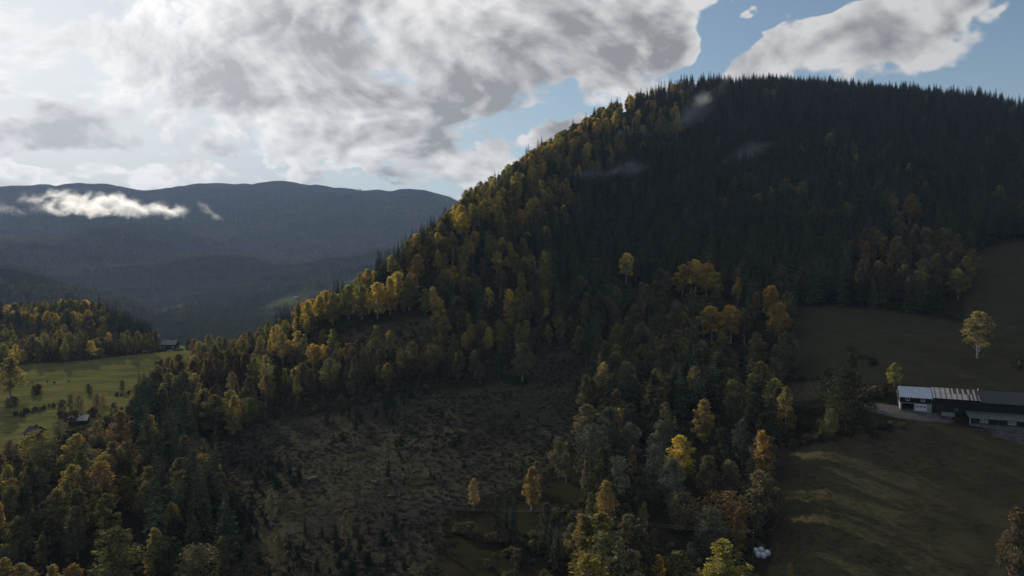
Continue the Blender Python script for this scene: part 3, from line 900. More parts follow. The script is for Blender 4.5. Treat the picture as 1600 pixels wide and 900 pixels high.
# ------------------------------------------------------------------ the trees one would point at
# (kind, px, py of the foot, height in the frame, tint, breadth, shape, what it is)
SINGLE = [
    ('birch_tree', 1062, 757, 80, 'yellow', 1.45, 1, 'broad pale yellow birch standing tallest among the grey-green trees left of the utility pole'),
    ('birch_tree', 1189, 752, 84, 'yellow', 1.15, 0, 'bright yellow birch top glowing behind two dark spruces at the pasture edge'),
    ('spruce_tree', 1175, 778, 86, None, 1.25, 2, 'dark spruce in front of the bright yellow birch at the pasture edge'),
    ('spruce_tree', 1207, 800, 110, None, 1.1, 0, 'tall dark spruce at the very edge of the lower pasture'),
    ('broadleaf_tree', 1108, 866, 74, 'grey', 1.0, 0, 'rounded grey-green tree left of the white bales'),
    ('birch_tree', 1155, 868, 80, 'orange', 1.1, 2, 'slim orange birch just left of the pole by the white bales'),
    ('birch_tree', 1184, 834, 104, 'brown', 1.35, 1, 'large russet birch above the white bales'),
    ('birch_tree', 1140, 800, 84, 'brown', 1.3, 3, 'russet birch left of the larger one above the bales'),
    ('birch_tree', 1106, 790, 82, 'brown', 1.2, 1, 'dull russet birch right of the broad pale yellow one'),
    ('birch_tree', 1217, 533, 62, 'yellow', 1.5, 1, 'bright yellow birch at the left corner of the upper pasture'),
    ('birch_tree', 1204, 505, 60, 'yellow', 1.3, 3, 'pale yellow birch peeking up behind the bright one at the upper pasture corner'),
    ('spruce_tree', 1224, 596, 78, None, 1.0, 1, 'dark spruce below the bright yellow birch at the upper pasture corner'),
    ('birch_tree', 1527, 560, 76, 'gold', 1.55, 3, 'lone yellow birch standing in the upper pasture above the barns'),
    ('birch_tree', 1397, 604, 38, 'lime', 1.7, 0, 'small lime-green tree behind the blue-roofed garage'),
    ('broadleaf_tree', 1322, 668, 92, 'green', 1.05, 0, 'large dark olive tree at the end of the farmyard'),
    ('broadleaf_tree', 1296, 685, 46, 'olive', 1.1, 1, 'lower olive bush-like tree left of the farmyard tree'),
    ('broadleaf_tree', 1352, 668, 48, 'green', 1.0, 2, 'dark rounded tree on the bank below the gravel yard'),
    ('birch_tree', 1330, 608, 58, 'green', 1.1, 2, 'dull green birch behind the large dark farmyard tree'),
    ('birch_tree', 1066, 462, 50, 'yellow', 1.7, 1, 'left side of the glowing yellow crowns halfway up the hill'),
    ('birch_tree', 1086, 464, 60, 'yellow', 1.7, 3, 'highest of the glowing yellow crowns halfway up the hill'),
    ('birch_tree', 1104, 465, 55, 'yellow', 1.6, 1, 'glowing yellow crown right of the highest one halfway up the hill'),
    ('birch_tree', 1122, 470, 46, 'lime', 1.4, 0, 'yellow-green crown right of the glowing group halfway up the hill'),
    ('birch_tree', 1112, 538, 62, 'yellow', 1.75, 3, 'pale yellow birch with bare white stem right of the hill centre'),
    ('birch_tree', 1142, 537, 62, 'yellow', 1.55, 3, 'pale yellow birch beside its broader twin right of the hill centre'),
    ('birch_tree', 1163, 540, 50, 'olive', 1.0, 3, 'small thin birch right of the pale yellow pair'),
    ('birch_tree', 1153, 474, 42, 'yellow', 1.0, 1, 'small bright yellow birch top right of the glowing crowns'),
    ('birch_tree', 978, 444, 50, 'yellow', 1.4, 3, 'single pale yellow birch alone in dark spruces mid-hill'),
    ('birch_tree', 442, 568, 50, 'orange', 1.45, 4, 'bright orange birch with airy crown on the left crest'),
    ('birch_tree', 147, 828, 58, 'orange', 1.2, 0, 'bright orange-yellow leaning birch in the lower left wood'),
    ('birch_tree', 196, 798, 56, 'lime', 1.5, 1, 'yellow-green broad birch right of the bright orange one at lower left'),
    ('birch_tree', 40, 950, 70, 'orange', 1.7, 1, 'orange crown cut by the bottom edge, leftmost of three'),
    ('birch_tree', 84, 950, 72, 'orange', 1.3, 0, 'orange crown cut by the bottom edge, middle of three'),
    ('birch_tree', 112, 955, 76, 'orange', 1.4, 3, 'orange crown cut by the bottom edge, rightmost of three'),
    ('birch_tree', 350, 905, 70, 'brown', 1.3, 0, 'russet birch at the lower corner of the clearing'),
    ('birch_tree', 66, 896, 62, 'brown', 1.25, 0, 'brown-yellow cone-shaped birch near the lower left corner'),
    ('birch_tree', 16, 622, 66, 'lime', 1.5, 1, 'big yellow-green tree at the left end of the meadow'),
    ('broadleaf_tree', 487, 614, 38, 'olive', .85, 1, 'small rounded olive tree left of a taller rounded one on the left slope'),
    ('broadleaf_tree', 516, 611, 52, 'olive', .9, 0, 'tall rounded olive tree right of its smaller neighbour on the left slope'),
    ('birch_tree', 606, 608, 42, 'lime', 1.35, 1, 'pale yellow-green birch at the upper rim of the clearing'),
    ('broadleaf_tree', 640, 590, 56, 'olive', 1.0, 0, 'wide olive tree left in the pair above the clearing rim'),
    ('broadleaf_tree', 675, 592, 54, 'olive', 1.0, 2, 'wide olive tree right in the pair above the clearing rim'),
    ('birch_tree', 750, 600, 34, 'brown', 1.3, 1, 'small russet birch alone at the top of the clearing'),
    ('birch_tree', 816, 596, 62, 'olive', 1.5, 1, 'dull olive birch at the upper right tip of the clearing'),
    ('birch_tree', 830, 798, 72, 'orange', 1.15, 0, 'orange-tipped birch at the lower right edge of the clearing'),
    ('birch_tree', 915, 776, 60, 'brown', 1.0, 2, 'slim russet birch in front of the grey-green thicket'),
    ('birch_tree', 948, 822, 74, 'orange', 1.2, 1, 'orange-brown birch in the middle of the lower thicket'),
    ('birch_tree', 922, 828, 62, 'olive', 1.0, 0, 'olive birch left of the orange-brown one in the lower thicket'),
    ('birch_tree', 988, 745, 52, 'orange', .9, 2, 'small orange top rising out of the grey-green thicket'),
    ('broadleaf_tree', 925, 735, 72, 'grey', 1.05, 2, 'big dark grey-green willow-like tree at the clearing edge, uppermost of its thicket'),
    ('broadleaf_tree', 985, 722, 62, 'grey', 1.0, 1, 'dark grey-green rounded tree right of the biggest one in the thicket'),
    ('broadleaf_tree', 962, 778, 66, 'grey', 1.15, 0, 'grey-green rounded tree in the centre of the thicket'),
    ('broadleaf_tree', 1022, 770, 76, 'grey', .9, 1, 'grey-green tree left of the broad pale yellow birch'),
    ('broadleaf_tree', 1010, 805, 50, 'green', 1.0, 2, 'dark green low tree below the grey-green thicket'),
    ('broadleaf_tree', 1077, 892, 46, 'grey', .8, 1, 'small grey-green tree on the pale knoll'),
    ('birch_tree', 1030, 920, 56, 'yellow', 1.2, 2, 'pale yellow birch cut by the bottom edge below the dark spruce pair'),
    ('birch_tree', 1013, 918, 46, 'olive', 1.2, 1, 'olive birch beside the pale yellow one at the bottom edge'),
    ('spruce_tree', 980, 862, 66, None, 1.35, 2, 'dark spruce, left of the close pair in the lower thicket'),
    ('spruce_tree', 1000, 855, 68, None, 1.3, 0, 'dark spruce, right of the close pair in the lower thicket'),
    ('birch_tree', 1006, 835, 54, 'lime', .9, 2, 'slim yellow-green birch behind the dark spruce pair'),
    ('spruce_tree', 860, 868, 58, None, 1.4, 2, 'dark spruce left of the pole in the lower thicket'),
    ('broadleaf_tree', 945, 895, 46, 'grey', 1.1, 2, 'grey-green bush-like tree near the bottom edge centre right'),
    ('birch_tree', 963, 868, 38, 'grey', 1.0, 0, 'small pale grey-green birch left of the dark spruce pair'),
    ('birch_tree', 1022, 862, 38, 'brown', .9, 4, 'thin brown birch right of the dark spruce pair'),
    ('birch_tree', 1235, 905, 26, 'orange', 1.3, 0, 'small orange tree top at the bottom edge of the lower pasture'),
    ('birch_tree', 1588, 935, 150, 'brown', .8, 1, 'russet tree cut by the right edge in front of the pasture'),
    ('birch_tree', 740, 798, 54, 'orange', 1.0, 4, 'feathery orange larch-like tree on the clearing'),
    ('birch_tree', 541, 852, 58, 'brown', 1.0, 4, 'faded brown birch standing alone in the clearing'),
    ('birch_tree', 424, 824, 58, 'brown', .9, 4, 'thin russet birch on the left of the clearing'),
    ('birch_tree', 437, 890, 58, 'brown', 1.3, 4, 'low dull brown birch at the bottom of the clearing'),
    ('spruce_tree', 477, 838, 34, None, 1.2, 0, 'small spruce, leftmost in the row of three in the lower clearing'),
    ('spruce_tree', 503, 839, 22, None, 1.5, 2, 'small spruce, middle in the row of three in the lower clearing'),
    ('spruce_tree', 522, 841, 20, None, 1.5, 2, 'small spruce, rightmost in the row of three in the lower clearing'),
    ('spruce_tree', 682, 858, 46, None, 1.1, 1, 'lone pointed spruce in the lower right of the clearing'),
    ('spruce_tree', 641, 860, 26, None, 1.1, 1, 'little spruce left of the lone pointed one in the clearing'),
    ('spruce_tree', 776, 838, 80, None, 1.1, 0, 'dark spruce, front one of the close group right of the clearing'),
    ('spruce_tree', 790, 832, 78, None, 1.0, 1, 'dark spruce, second of the close group right of the clearing'),
    ('spruce_tree', 803, 836, 74, None, 1.0, 3, 'dark spruce, third of the close group right of the clearing'),
    ('birch_tree', 1355, 424, 48, 'orange', 1.2, 0, 'pale orange birch top at the forest edge above the upper pasture'),
    ('birch_tree', 1394, 428, 50, 'orange', 1.2, 2, 'pale orange birch in the middle of the russet stand above the upper pasture'),
    ('birch_tree', 1414, 432, 46, 'brown', 1.3, 1, 'russet birch right of the middle of the stand above the upper pasture'),
    ('birch_tree', 1497, 470, 52, 'lime', 1.35, 3, 'yellow-green birch top at the corner between forest and upper pasture'),
    ('birch_tree', 1421, 350, 44, 'orange', 1.5, 1, 'dull orange birch high in the dark forest above the farm'),
    ('birch_tree', 1405, 375, 46, 'brown', 1.4, 0, 'dull russet birch just below the orange one in the forest above the farm'),
    ('birch_tree', 1253, 313, 30, 'lime', 1.7, 1, 'yellow-green rounded crown, right of a pair on the upper hill'),
    ('birch_tree', 1228, 308, 30, 'lime', 1.9, 1, 'yellow-green rounded crown, left of a pair on the upper hill'),
    ('birch_tree', 1148, 301, 27, 'olive', 1.5, 0, 'faint olive crown left of a twin on the dark upper hill'),
    ('birch_tree', 1166, 299, 30, 'olive', 1.5, 0, 'faint olive crown right of a twin on the dark upper hill'),
    ('birch_tree', 932, 217, 27, 'yellow', 1.6, 1, 'golden crown, lowest left in the yellow clump under the left crest'),
    ('birch_tree', 948, 211, 27, 'yellow', 1.6, 0, 'golden crown, middle of the yellow clump under the left crest'),
    ('birch_tree', 961, 203, 30, 'yellow', 1.5, 2, 'golden crown, uppermost right in the yellow clump under the left crest'),
    ('birch_tree', 1004, 217, 22, 'lime', 1.6, 1, 'small yellow-green crown between two yellow clumps under the crest'),
    ('birch_tree', 1029, 217, 30, 'lime', 1.6, 0, 'yellow-green crown, left end of the clump below the rising mist'),
    ('birch_tree', 1043, 221, 30, 'lime', 1.5, 1, 'yellow-green crown, middle of the clump below the rising mist'),
    ('birch_tree', 1058, 215, 30, 'yellow', 1.7, 3, 'yellow crown, right end of the clump below the rising mist'),
    ('birch_tree', 985, 175, 27, 'yellow', 1.7, 0, 'yellow crown close to the left shoulder of the crest'),
    ('birch_tree', 1052, 153, 22, 'yellow', 1.8, 1, 'yellow crown right at the top of the crest'),
    ('birch_tree', 722, 372, 40, 'yellow', 1.6, 1, 'big yellow birch high on the left crest among spruces'),
    ('birch_tree', 652, 440, 44, 'yellow', 1.5, 0, 'yellow birch on the middle of the left crest'),
    ('birch_tree', 545, 500, 56, 'lime', 1.6, 1, 'broad yellow-green birch, left of the crest group above the scrubby gap'),
    ('birch_tree', 520, 508, 54, 'lime', 1.5, 2, 'yellow-green birch, leftmost of the crest group above the scrubby gap'),
    ('birch_tree', 566, 500, 56, 'lime', 1.6, 0, 'yellow-green birch, middle of the crest group above the scrubby gap'),
    ('birch_tree', 590, 498, 58, 'yellow', 1.6, 1, 'yellow birch, right part of the crest group above the scrubby gap'),
    ('birch_tree', 610, 492, 60, 'yellow', 1.3, 0, 'taller yellow birch, right end of the crest group above the scrubby gap'),
    ('birch_tree', 664, 492, 42, 'lime', 1.4, 2, 'pale yellow-green birch right of the scrubby gap'),
    ('birch_tree', 1297, 237, 30, 'lime', 1.8, 3, 'lone yellow-green crown high under the crest'),
]
brnd = random.Random(5)
TAKEN, OPEN_FRONT = [], []
for kind, px, py, hp, tint, wide, var, lab in SINGLE:
    py_g = min(py, 905)
    x, y, z = on_ground(px, py_g)
    if py > 905:                       # foot below the frame
        x, y, z = on_ground(px, py, lo=60)
    h = hp / FOC * y * 1.0
    o = plant(kind, x, y, h, tint, wide, var, r=brnd, lean=.03)
    o['label'] = lab
    PLANTS[-1][7] = lab
    TAKEN.append((x, y, 0.16 * h * wide + 1.2))
    if kind != 'spruce_tree':
        OPEN_FRONT.append((px, py, .30 * hp * min(wide, 1.4), hp * (.62 if py < 600 else .35)))

# ------------------------------------------------------------------ the rest of the forest
CREST = np.array([(-300, 560), (0, 470), (60, 465), (130, 470), (200, 490), (245, 520), (300, 545), (350, 560), (400, 546), (450, 525), (500, 500), (550, 478), (600, 440), (650, 403), (700, 364), (760, 314), (800, 281), (850, 247), (900, 216), (950, 186), (1000, 166), (1050, 151), (1100, 142), (1200, 139), (1300, 143), (1400, 152), (1500, 161), (1600, 174), (2000, 200)], float)
OPEN_FRONT += [(45, 700, 16, 22), (120, 672, 14, 12), (262, 552, 16, 30), (327, 555, 10, 14), (298, 596, 9, 14), (8, 748, 22, 24), (1177, 882, 4, 20), (879, 846, 5, 14)]
sp = 4.7
gx, gy = np.meshgrid(np.arange(-560, 1000, sp), np.arange(112, 1120, sp), indexing='ij')
gx = (gx + rng.uniform(-.45, .45, gx.shape) * sp).ravel()
gy = (gy + rng.uniform(-.45, .45, gy.shape) * sp).ravel()
gz = ground(gx, gy)
bx, by = project(gx, gy, gz)
tx, ty = project(gx, gy, gz + 16)
gr_ = np.hypot(gx, gy)
keep = (bx > -110) & (bx < 1720) & (ty < 915) & (hidden_by(gx, gy, gz + 17) > -0.004)
OPEN = [(CLEARING, 900), (PASTURE_LOW, 330), (PASTURE_HIGH, 520), (FIELD_LEFT, 520), (TERRACE, 700), (YARD, 330), (TRACK, 330), (ROAD_L, 300),
        ([(1388, 590), (1800, 610), (1800, 700), (1480, 675), (1388, 648)], 400),
        ([(1080, 872), (1180, 862), (1215, 880), (1215, 960), (1060, 960)], 200),
        ([(236, 562), (246, 536), (335, 536), (318, 562)], 700), ([(-60, 690), (40, 704), (34, 760), (-60, 780)], 330),
        ([(1216, 588), (1400, 588), (1400, 640), (1290, 628), (1216, 640)], 330)]
for poly, far in OPEN:
    keep &= ~(in_poly(bx, by, poly) & (gr_ < far))
keep &= gr_ < 1090
nA, nB, nC = fbm(gx, gy, 60, 201, 3), fbm(gx, gy, 22, 211, 3), fbm(gx, gy, 140, 221, 3)
crest = np.interp(bx, CREST[:, 0], CREST[:, 1])
below = by - crest
# chance of a leafy tree, and of any tree at all
pb = 0.014 + 0.22 * (nA > 0.74) * (gr_ < 760)
left = np.clip((860 - bx) / 180, 0, 1)
band = np.clip(1 - below / np.interp(bx, [480, 700, 850, 1000, 1100], [400, 250, 170, 80, 32]), 0, 1)
pb = np.maximum(pb, np.where(bx < 1080, 0.88 * np.sqrt(band) * np.interp(bx, [400, 800, 950, 1080], [1, .9, .75, .25]), 0))
low_mid = (by > 440) & (bx > 830) & (bx < 1235)
pb = np.where(low_mid, np.maximum(pb, np.clip((by - 430) / 120, 0, .72)), pb)
pb = np.where((bx <= 860) & (by > 420), np.maximum(pb, .82), pb)
pb = np.where((bx < 700) & (below < 14) & (nB > .48), .15, pb)
pb = np.where((bx > 1325) & (bx < 1510) & (by > 395) & (by < 478), np.maximum(pb, .62), pb)
pb = np.where((bx > 1380) & (bx < 1450) & (by > 330) & (by < 395), np.maximum(pb, .5), pb)
dark1 = in_poly(bx, by, [(205, 655), (290, 640), (310, 715), (290, 790), (225, 740)])
dark2 = in_poly(bx, by, [(225, 790), (350, 770), (362, 890), (250, 905)])
dark3 = in_poly(bx, by, [(380, 612), (520, 622), (640, 610), (640, 640), (520, 655), (400, 668), (330, 690), (330, 640)])
dark4 = (bx < 245) & (bx > 60) & (by < 545) & (gr_ > 470) & ((bx > 165) | (by < 482))
pb = np.where(dark1 | dark2, .12, pb)
pb = np.where(dark3, .12, pb)
pb = np.where(dark4, .08, pb)
pt = np.where(pb > .4, 0.50, np.where(gr_ > 450, np.clip(.30 + .62 * nB, .2, .85), .80))
pt = np.where((nB > .66) & (gr_ < 520), pt * .35, pt)
pt = np.where(in_poly(bx, by, SCRUB) & (gr_ < 430), .06, pt)
pt = np.where(in_poly(bx, by, [(650, 780), (800, 735), (838, 900), (810, 1120), (630, 1120)]) & (gr_ < 260), .05, pt)
pt = np.where((bx > 800) & (bx < 1215) & (by > 838), .16, pt)
pt = np.where((bx > 1210) & (bx < 1300) & (by > 640) & (by < 720) & (gr_ < 280), .25, pt)
pt = np.where(dark2 | dark1, .85, pt)
near_l = (bx < 420) & (by > 600) & (gr_ < 420)
pt = np.where(near_l & ~(dark1 | dark2), np.where((by < 705) & (bx < 235), .2, .36), pt)
pb = np.where(near_l & ~(dark1 | dark2), .74, pb)
slope_l = (bx >= 420) & (bx < 900) & (by > 430)
pt = np.where(slope_l & (pt > .3), .40, pt)
thick_m = in_poly(bx, by, [(865, 670), (1060, 660), (1212, 700), (1212, 862), (790, 862), (840, 745)]) & (gr_ < 270)
pt = np.where(thick_m, .17, pt)
pb = np.where(thick_m, .88, pb)
bank = in_poly(bx, by, [(1228, 575), (1400, 575), (1400, 690), (1228, 700)]) & (gr_ < 420)
pb = np.where(bank, 1.0, pb)
pt = np.where(bank, .16, pt)
keep &= rng.random(len(gx)) < pt
for (ux, uy, ur) in TAKEN:
    keep &= (gx - ux) ** 2 + (gy - uy) ** 2 > ur * ur
for (qx, qy, hw_, dn_) in OPEN_FRONT:        # nothing tall right in front of a tree that shows whole
    keep &= ~((np.abs(bx - qx) < hw_ + 3) & (by > qy) & (by < qy + dn_))
keep &= ~(in_poly(bx, by, [(650, 790), (770, 770), (812, 900), (800, 1120), (630, 1120)]) & (gr_ < 260) & (nB > .3))
idx = np.nonzero(keep)[0]
leafy = rng.random(len(gx)) < pb
u1, u2, u3, u4 = rng.random(len(gx)), rng.random(len(gx)), rng.random(len(gx)), rng.random(len(gx))


def pick_tint(i):
    x, y, b, u = bx[i], by[i], below[i], (u1[i] * .55 + nB[i] * .45 - .22) / .56
    if gr_[i] > 470 and x < 260:
        w = [('yellow', .22), ('lime', .28), ('gold', .12), ('olive', .26), ('brown', .12)]
    elif thick_m[i]:
        w = [('grey', .4), ('green', .25), ('brown', .25), ('orange', .1)]
    elif x < 330 and y > 640:
        w = [('orange', .13), ('gold', .14), ('brown', .17), ('olive', .26), ('green', .22), ('lime', .05), ('grey', .03)]
    elif x < 420:
        w = [('orange', .13), ('gold', .18), ('lime', .28), ('olive', .24), ('brown', .12), ('red', .05)]
    elif x < 1080 and b < 90:
        w = [('yellow', .42), ('lime', .38), ('gold', .12), ('orange', .03), ('olive', .05)]
    elif x < 900 and y > 560:
        w = [('olive', .5), ('green', .24), ('brown', .2), ('lime', .06)]
    elif x < 900:
        w = [('lime', .32), ('yellow', .16), ('gold', .12), ('olive', .26), ('brown', .08), ('green', .06)]
    elif x > 1300:
        w = [('brown', .36), ('olive', .30), ('gold', .24), ('lime', .1)]
    else:
        w = [('olive', .36), ('brown', .32), ('green', .16), ('gold', .10), ('lime', .06)]
    t = 0
    u = min(max(u, 0), .9999)
    for nm, p in w:
        t += p
        if u < t:
            return nm
    return w[-1][0]


FILL = []
for i in idx:
    x, y, b = bx[i], by[i], below[i]
    if leafy[i]:
        h = 13 + 5.5 * u2[i]
        if x < 420 and y > 600:
            h = 11 + 6.5 * u2[i]
            if y < 705 and x < 235:
                h = 7 + 3.5 * u2[i]
        elif x < 900 and y > 520:
            h = 9 + 5.5 * u2[i]
        elif gr_[i] > 470 and x < 260:
            h = 12 + 5 * u2[i] + (3 if y > 535 else 0)
        kind = 'birch_tree'
        if (y > 560 and u3[i] < .16) or (x < 330 and u3[i] < .2):
            kind, h = 'broadleaf_tree', h * .72
        FILL.append([kind, gx[i], gy[i], h, pick_tint(i), 1.0 + .6 * u4[i], i])
    else:
        h = 15 + 9 * u2[i] ** 1.3
        if gr_[i] > 620:
            h = 11 + 15 * u2[i] ** 1.3 * (.5 + .9 * nA[i])
        if dark3[i]:
            h = 3 + 4 * u2[i]
        elif x < 900 and y > 540 and not (dark1[i] or dark2[i]):
            h = 5 + 9 * u2[i]
        elif dark4[i]:
            h = 15 + 5 * u2[i]
        FILL.append(['spruce_tree', gx[i], gy[i], h, None, 1.15 + .45 * u4[i] + (.25 if h < 9 else 0) + (.2 if gr_[i] > 620 else 0), i])
# near trees (those that show largest) become individuals, the rest of each kind one stand
LIMIT = {'spruce_tree': 300, 'birch_tree': 300, 'broadleaf_tree': 300}
for k in LIMIT:
    LIMIT[k] -= sum(1 for s in SINGLE if s[0] == k)
FILL.sort(key=lambda f: -f[3] / math.hypot(f[1], f[2]))
stand = {}
for f in FILL:
    a, b = bx[f[6]], by[f[6]]
    seen_now = -15 < a < 1615 and b - f[3] * FOC / f[2] < 893 and hidden_by(f[1], f[2], gz[f[6]] + f[3]) > 0.25 * f[3] / gr_[f[6]]
    if seen_now and LIMIT[f[0]] > 0:
        LIMIT[f[0]] -= 1
        plant(f[0], f[1], f[2], f[3], f[4], f[5], r=brnd, lean=.035)
    else:
        stand.setdefault(f[0], []).append(f)

SRC = {}


def sources(kind):
    """the tree shapes a stand is grown from, kept outside the scene"""
    if kind in SRC:
        return SRC[kind]
    d = KINDS[kind]
    c = bpy.data.collections.new(kind + '_shapes')
    look = {}
    tints = [None] if d['leaf'] else TNAMES
    k = 0
    for v, (cr, tr) in enumerate(d['shapes']):
        base = both(cr, tr, kind + '_whole', [d['leaf'] or TINTS['olive'], d['bark']])
        for t in tints:
            o = bpy.data.objects.new('%s_shape_%03d' % (kind, k), base)
            if t:
                o.material_slots[0].link = 'OBJECT'
                o.material_slots[0].material = TINTS[t]
            c.objects.link(o)
            look[(v, t)] = k
            k += 1
    SRC[kind] = (c, look)
    return SRC[kind]


def grow_stand(name, label, cat, coll, pts, pick, rots, scales):
    me = bpy.data.meshes.new(name)
    me.vertices.add(len(pts))
    me.vertices.foreach_set('co', np.asarray(pts, np.float32).ravel())
    a = me.attributes.new('pick', 'INT', 'POINT')
    a.data.foreach_set('value', np.asarray(pick, np.int32))
    a = me.attributes.new('turn', 'FLOAT_VECTOR', 'POINT')
    a.data.foreach_set('vector', np.asarray(rots, np.float32).ravel())
    a = me.attributes.new('size', 'FLOAT_VECTOR', 'POINT')
    a.data.foreach_set('vector', np.asarray(scales, np.float32).ravel())
    o = put(name, me)
    g = bpy.data.node_groups.new(name + '_growth', 'GeometryNodeTree')
    g.interface.new_socket('Geometry', in_out='INPUT', socket_type='NodeSocketGeometry')
    g.interface.new_socket('Geometry', in_out='OUTPUT', socket_type='NodeSocketGeometry')
    N = g.nodes
    gi, go = N.new('NodeGroupInput'), N.new('NodeGroupOutput')
    ci = N.new('GeometryNodeCollectionInfo')
    ci.inputs['Collection'].default_value = coll
    ci.inputs['Separate Children'].default_value = True
    ci.inputs['Reset Children'].default_value = True
    iop = N.new('GeometryNodeInstanceOnPoints')
    iop.inputs['Pick Instance'].default_value = True

    def named(nm, dt):
        q = N.new('GeometryNodeInputNamedAttribute')
        q.data_type = dt
        q.inputs['Name'].default_value = nm
        return q.outputs['Attribute']

    L = g.links
    L.new(gi.outputs[0], iop.inputs['Points'])
    L.new(ci.outputs[0], iop.inputs['Instance'])
    L.new(named('pick', 'INT'), iop.inputs['Instance Index'])
    e2r = N.new('FunctionNodeEulerToRotation')
    L.new(named('turn', 'FLOAT_VECTOR'), e2r.inputs[0])
    L.new(e2r.outputs[0], iop.inputs['Rotation'])
    L.new(named('size', 'FLOAT_VECTOR'), iop.inputs['Scale'])
    L.new(iop.outputs[0], go.inputs[0])
    md = o.modifiers.new('growth', 'NODES')
    md.node_group = g
    return tag(o, label, cat, kind='stuff')


for kind, name, label, cat in (
        ('spruce_tree', 'spruce_forest', 'dense dark spruce forest covering the whole upper hill to the crest', 'forest'),
        ('birch_tree', 'birch_wood', 'mixed yellow and olive birches scattered along the left crest and knoll', 'wood'),
        ('broadleaf_tree', 'broadleaf_wood', 'rounded broadleaf trees scattered among the farther birches', 'wood')):
    fs = stand.get(kind, [])
    if not fs:
        continue
    c, look = sources(kind)
    d = KINDS[kind]
    nv = len(d['shapes'])
    grow_stand(name, label, cat, c,
               [(f[1], f[2], gz[f[6]]) for f in fs],
               [look[(brnd.randrange(nv), f[4])] for f in fs],
               [(brnd.uniform(-.04, .04), brnd.uniform(-.04, .04), brnd.uniform(0, 6.28)) for f in fs],
               [(f[3] / d['H'] * f[5],) * 2 + (f[3] / d['H'],) for f in fs])
print('FILL', {k: len(v) for k, v in stand.items()}, len(PLANTS))
# ------------------------------------------------------------------ bushes and trees of the left meadow
MEADOW = [
    ('bush', 59, 616, 15, 'red', 1.0, 'round red-brown bush alone on the left of the meadow'),
    ('bush', 20, 636, 17, 'brown', 1.1, 'brown bush at the lower left end of the meadow'),
    ('birch_tree', 191, 612, 19, 'olive', 1.5, 'small olive tree alone in the middle of the meadow'),
    ('broadleaf_tree', 97, 646, 22, 'red', .9, 'dark red tree left in the clump below the meadow'),
    ('broadleaf_tree', 111, 640, 24, 'brown', .9, 'russet tree second from left in the clump below the meadow'),
    ('broadleaf_tree', 124, 642, 25, 'brown', .9, 'olive-brown tree in the middle of the clump below the meadow'),
    ('broadleaf_tree', 139, 617, 17, 'green', .9, 'dark green tree behind the clump below the meadow'),
    ('broadleaf_tree', 152, 640, 24, 'brown', .9, 'russet tree right in the clump below the meadow'),
    ('broadleaf_tree', 162, 634, 20, 'orange', .8, 'pale orange-brown tree at the right end of the meadow clump'),
    ('bush', 145, 652, 15, 'red', 1.1, 'dark red upright bush below the meadow clump'),
    ('bush', 115, 664, 22, 'red', 1.3, 'large round maroon bush above the pale-roofed cabin'),
    ('bush', 95, 653, 12, 'brown', 1.2, 'small dark bush left of the large maroon one'),
    ('birch_tree', 190, 656, 22, 'orange', 1.4, 'orange-brown tree at the right end of the meadow'),
    ('spruce_tree', 203, 652, 18, None, 1.3, 'small dark spruce right of the orange-brown meadow tree'),
    ('bush', 46, 707, 24, 'green', 1.2, 'dark bush in front of the small dark house'),
    ('broadleaf_tree', 16, 714, 26, 'brown', 1.0, 'dark brown tree left of the small dark house'),
    ('birch_tree', 238, 546, 20, 'lime', 1.6, 'yellow-green tree left of the dark house by the meadow'),
    ('bush', 248, 547, 10, 'lime', 1.2, 'yellow-green bush right against the dark house by the meadow'),
    ('birch_tree', 334, 552, 24, 'grey', 1.4, 'grey-green tree beside the dark roofs at the meadow top'),
    ('spruce_tree', 293, 546, 24, None, 1.5, 'dark spruce, left one behind the bright lawn'),
    ('spruce_tree', 303, 546, 22, None, 1.6, 'dark spruce, right one behind the bright lawn'),
    ('broadleaf_tree', 296, 546, 13, 'green', 1.0, 'low green tree behind the bright lawn'),
    ('birch_tree', 252, 604, 44, 'brown', 1.2, 'thin brown tree with bare stems at the meadow corner'),
    ('birch_tree', 264, 596, 40, 'orange', 1.4, 'orange-brown tree at the right corner of the meadow'),
    ('broadleaf_tree', 282, 604, 40, 'red', .7, 'maroon tree at the right corner of the meadow'),
    ('birch_tree', 304, 598, 44, 'orange', 1.5, 'orange birch behind the maroon tree at the meadow corner'),
    ('birch_tree', 274, 624, 38, 'lime', 1.3, 'yellow-green birch below the maroon tree at the meadow corner'),
    ('birch_tree', 296, 628, 38, 'lime', 1.1, 'slim yellow-green birch right of its twin below the maroon tree'),
    ('bush', 1345, 560, 12, 'brown', 1.4, 'low dark bush in the hollow of the upper pasture'),
    ('bush', 1362, 570, 12, 'green', 1.4, 'low green-black bush in the hollow of the upper pasture'),
    ('bush', 1330, 548, 10, 'brown', 1.4, 'low dull bush at the upper end of the pasture hollow'),
    ('bush', 1592, 575, 14, 'green', 1.4, 'dark bush at the right edge of the upper pasture'),
    ('bush', 1365, 622, 18, 'brown', 1.5, 'dark brown bush behind the gravel yard'),
    ('bush', 1378, 618, 16, 'red', 1.5, 'dark red-brown bush left of the blue-roofed garage'),
    ('bush', 1352, 622, 16, 'brown', 1.4, 'dull bush at the left end of the gravel yard'),
    ('bush', 1383, 672, 12, 'green', 1.6, 'low green bush on the bank below the gravel yard'),
    ('bush', 1410, 668, 8, 'olive', 1.5, 'flat olive bush on the bank below the garage'),
    ('bush', 1367, 684, 10, 'green', 1.6, 'dark green bush at the top edge of the lower pasture'),
    ('bush', 1262, 692, 14, 'brown', 1.5, 'brown bush at the upper left of the lower pasture'),
    ('bush', 1285, 690, 12, 'green', 1.5, 'green bush at the upper left of the lower pasture'),
    ('bush', 1240, 700, 14, 'olive', 1.5, 'olive bush by the dark spruces at the lower pasture'),
    ('bush', 1120, 884, 9, 'brown', 1.4, 'small dark bush on the pale knoll'),
]
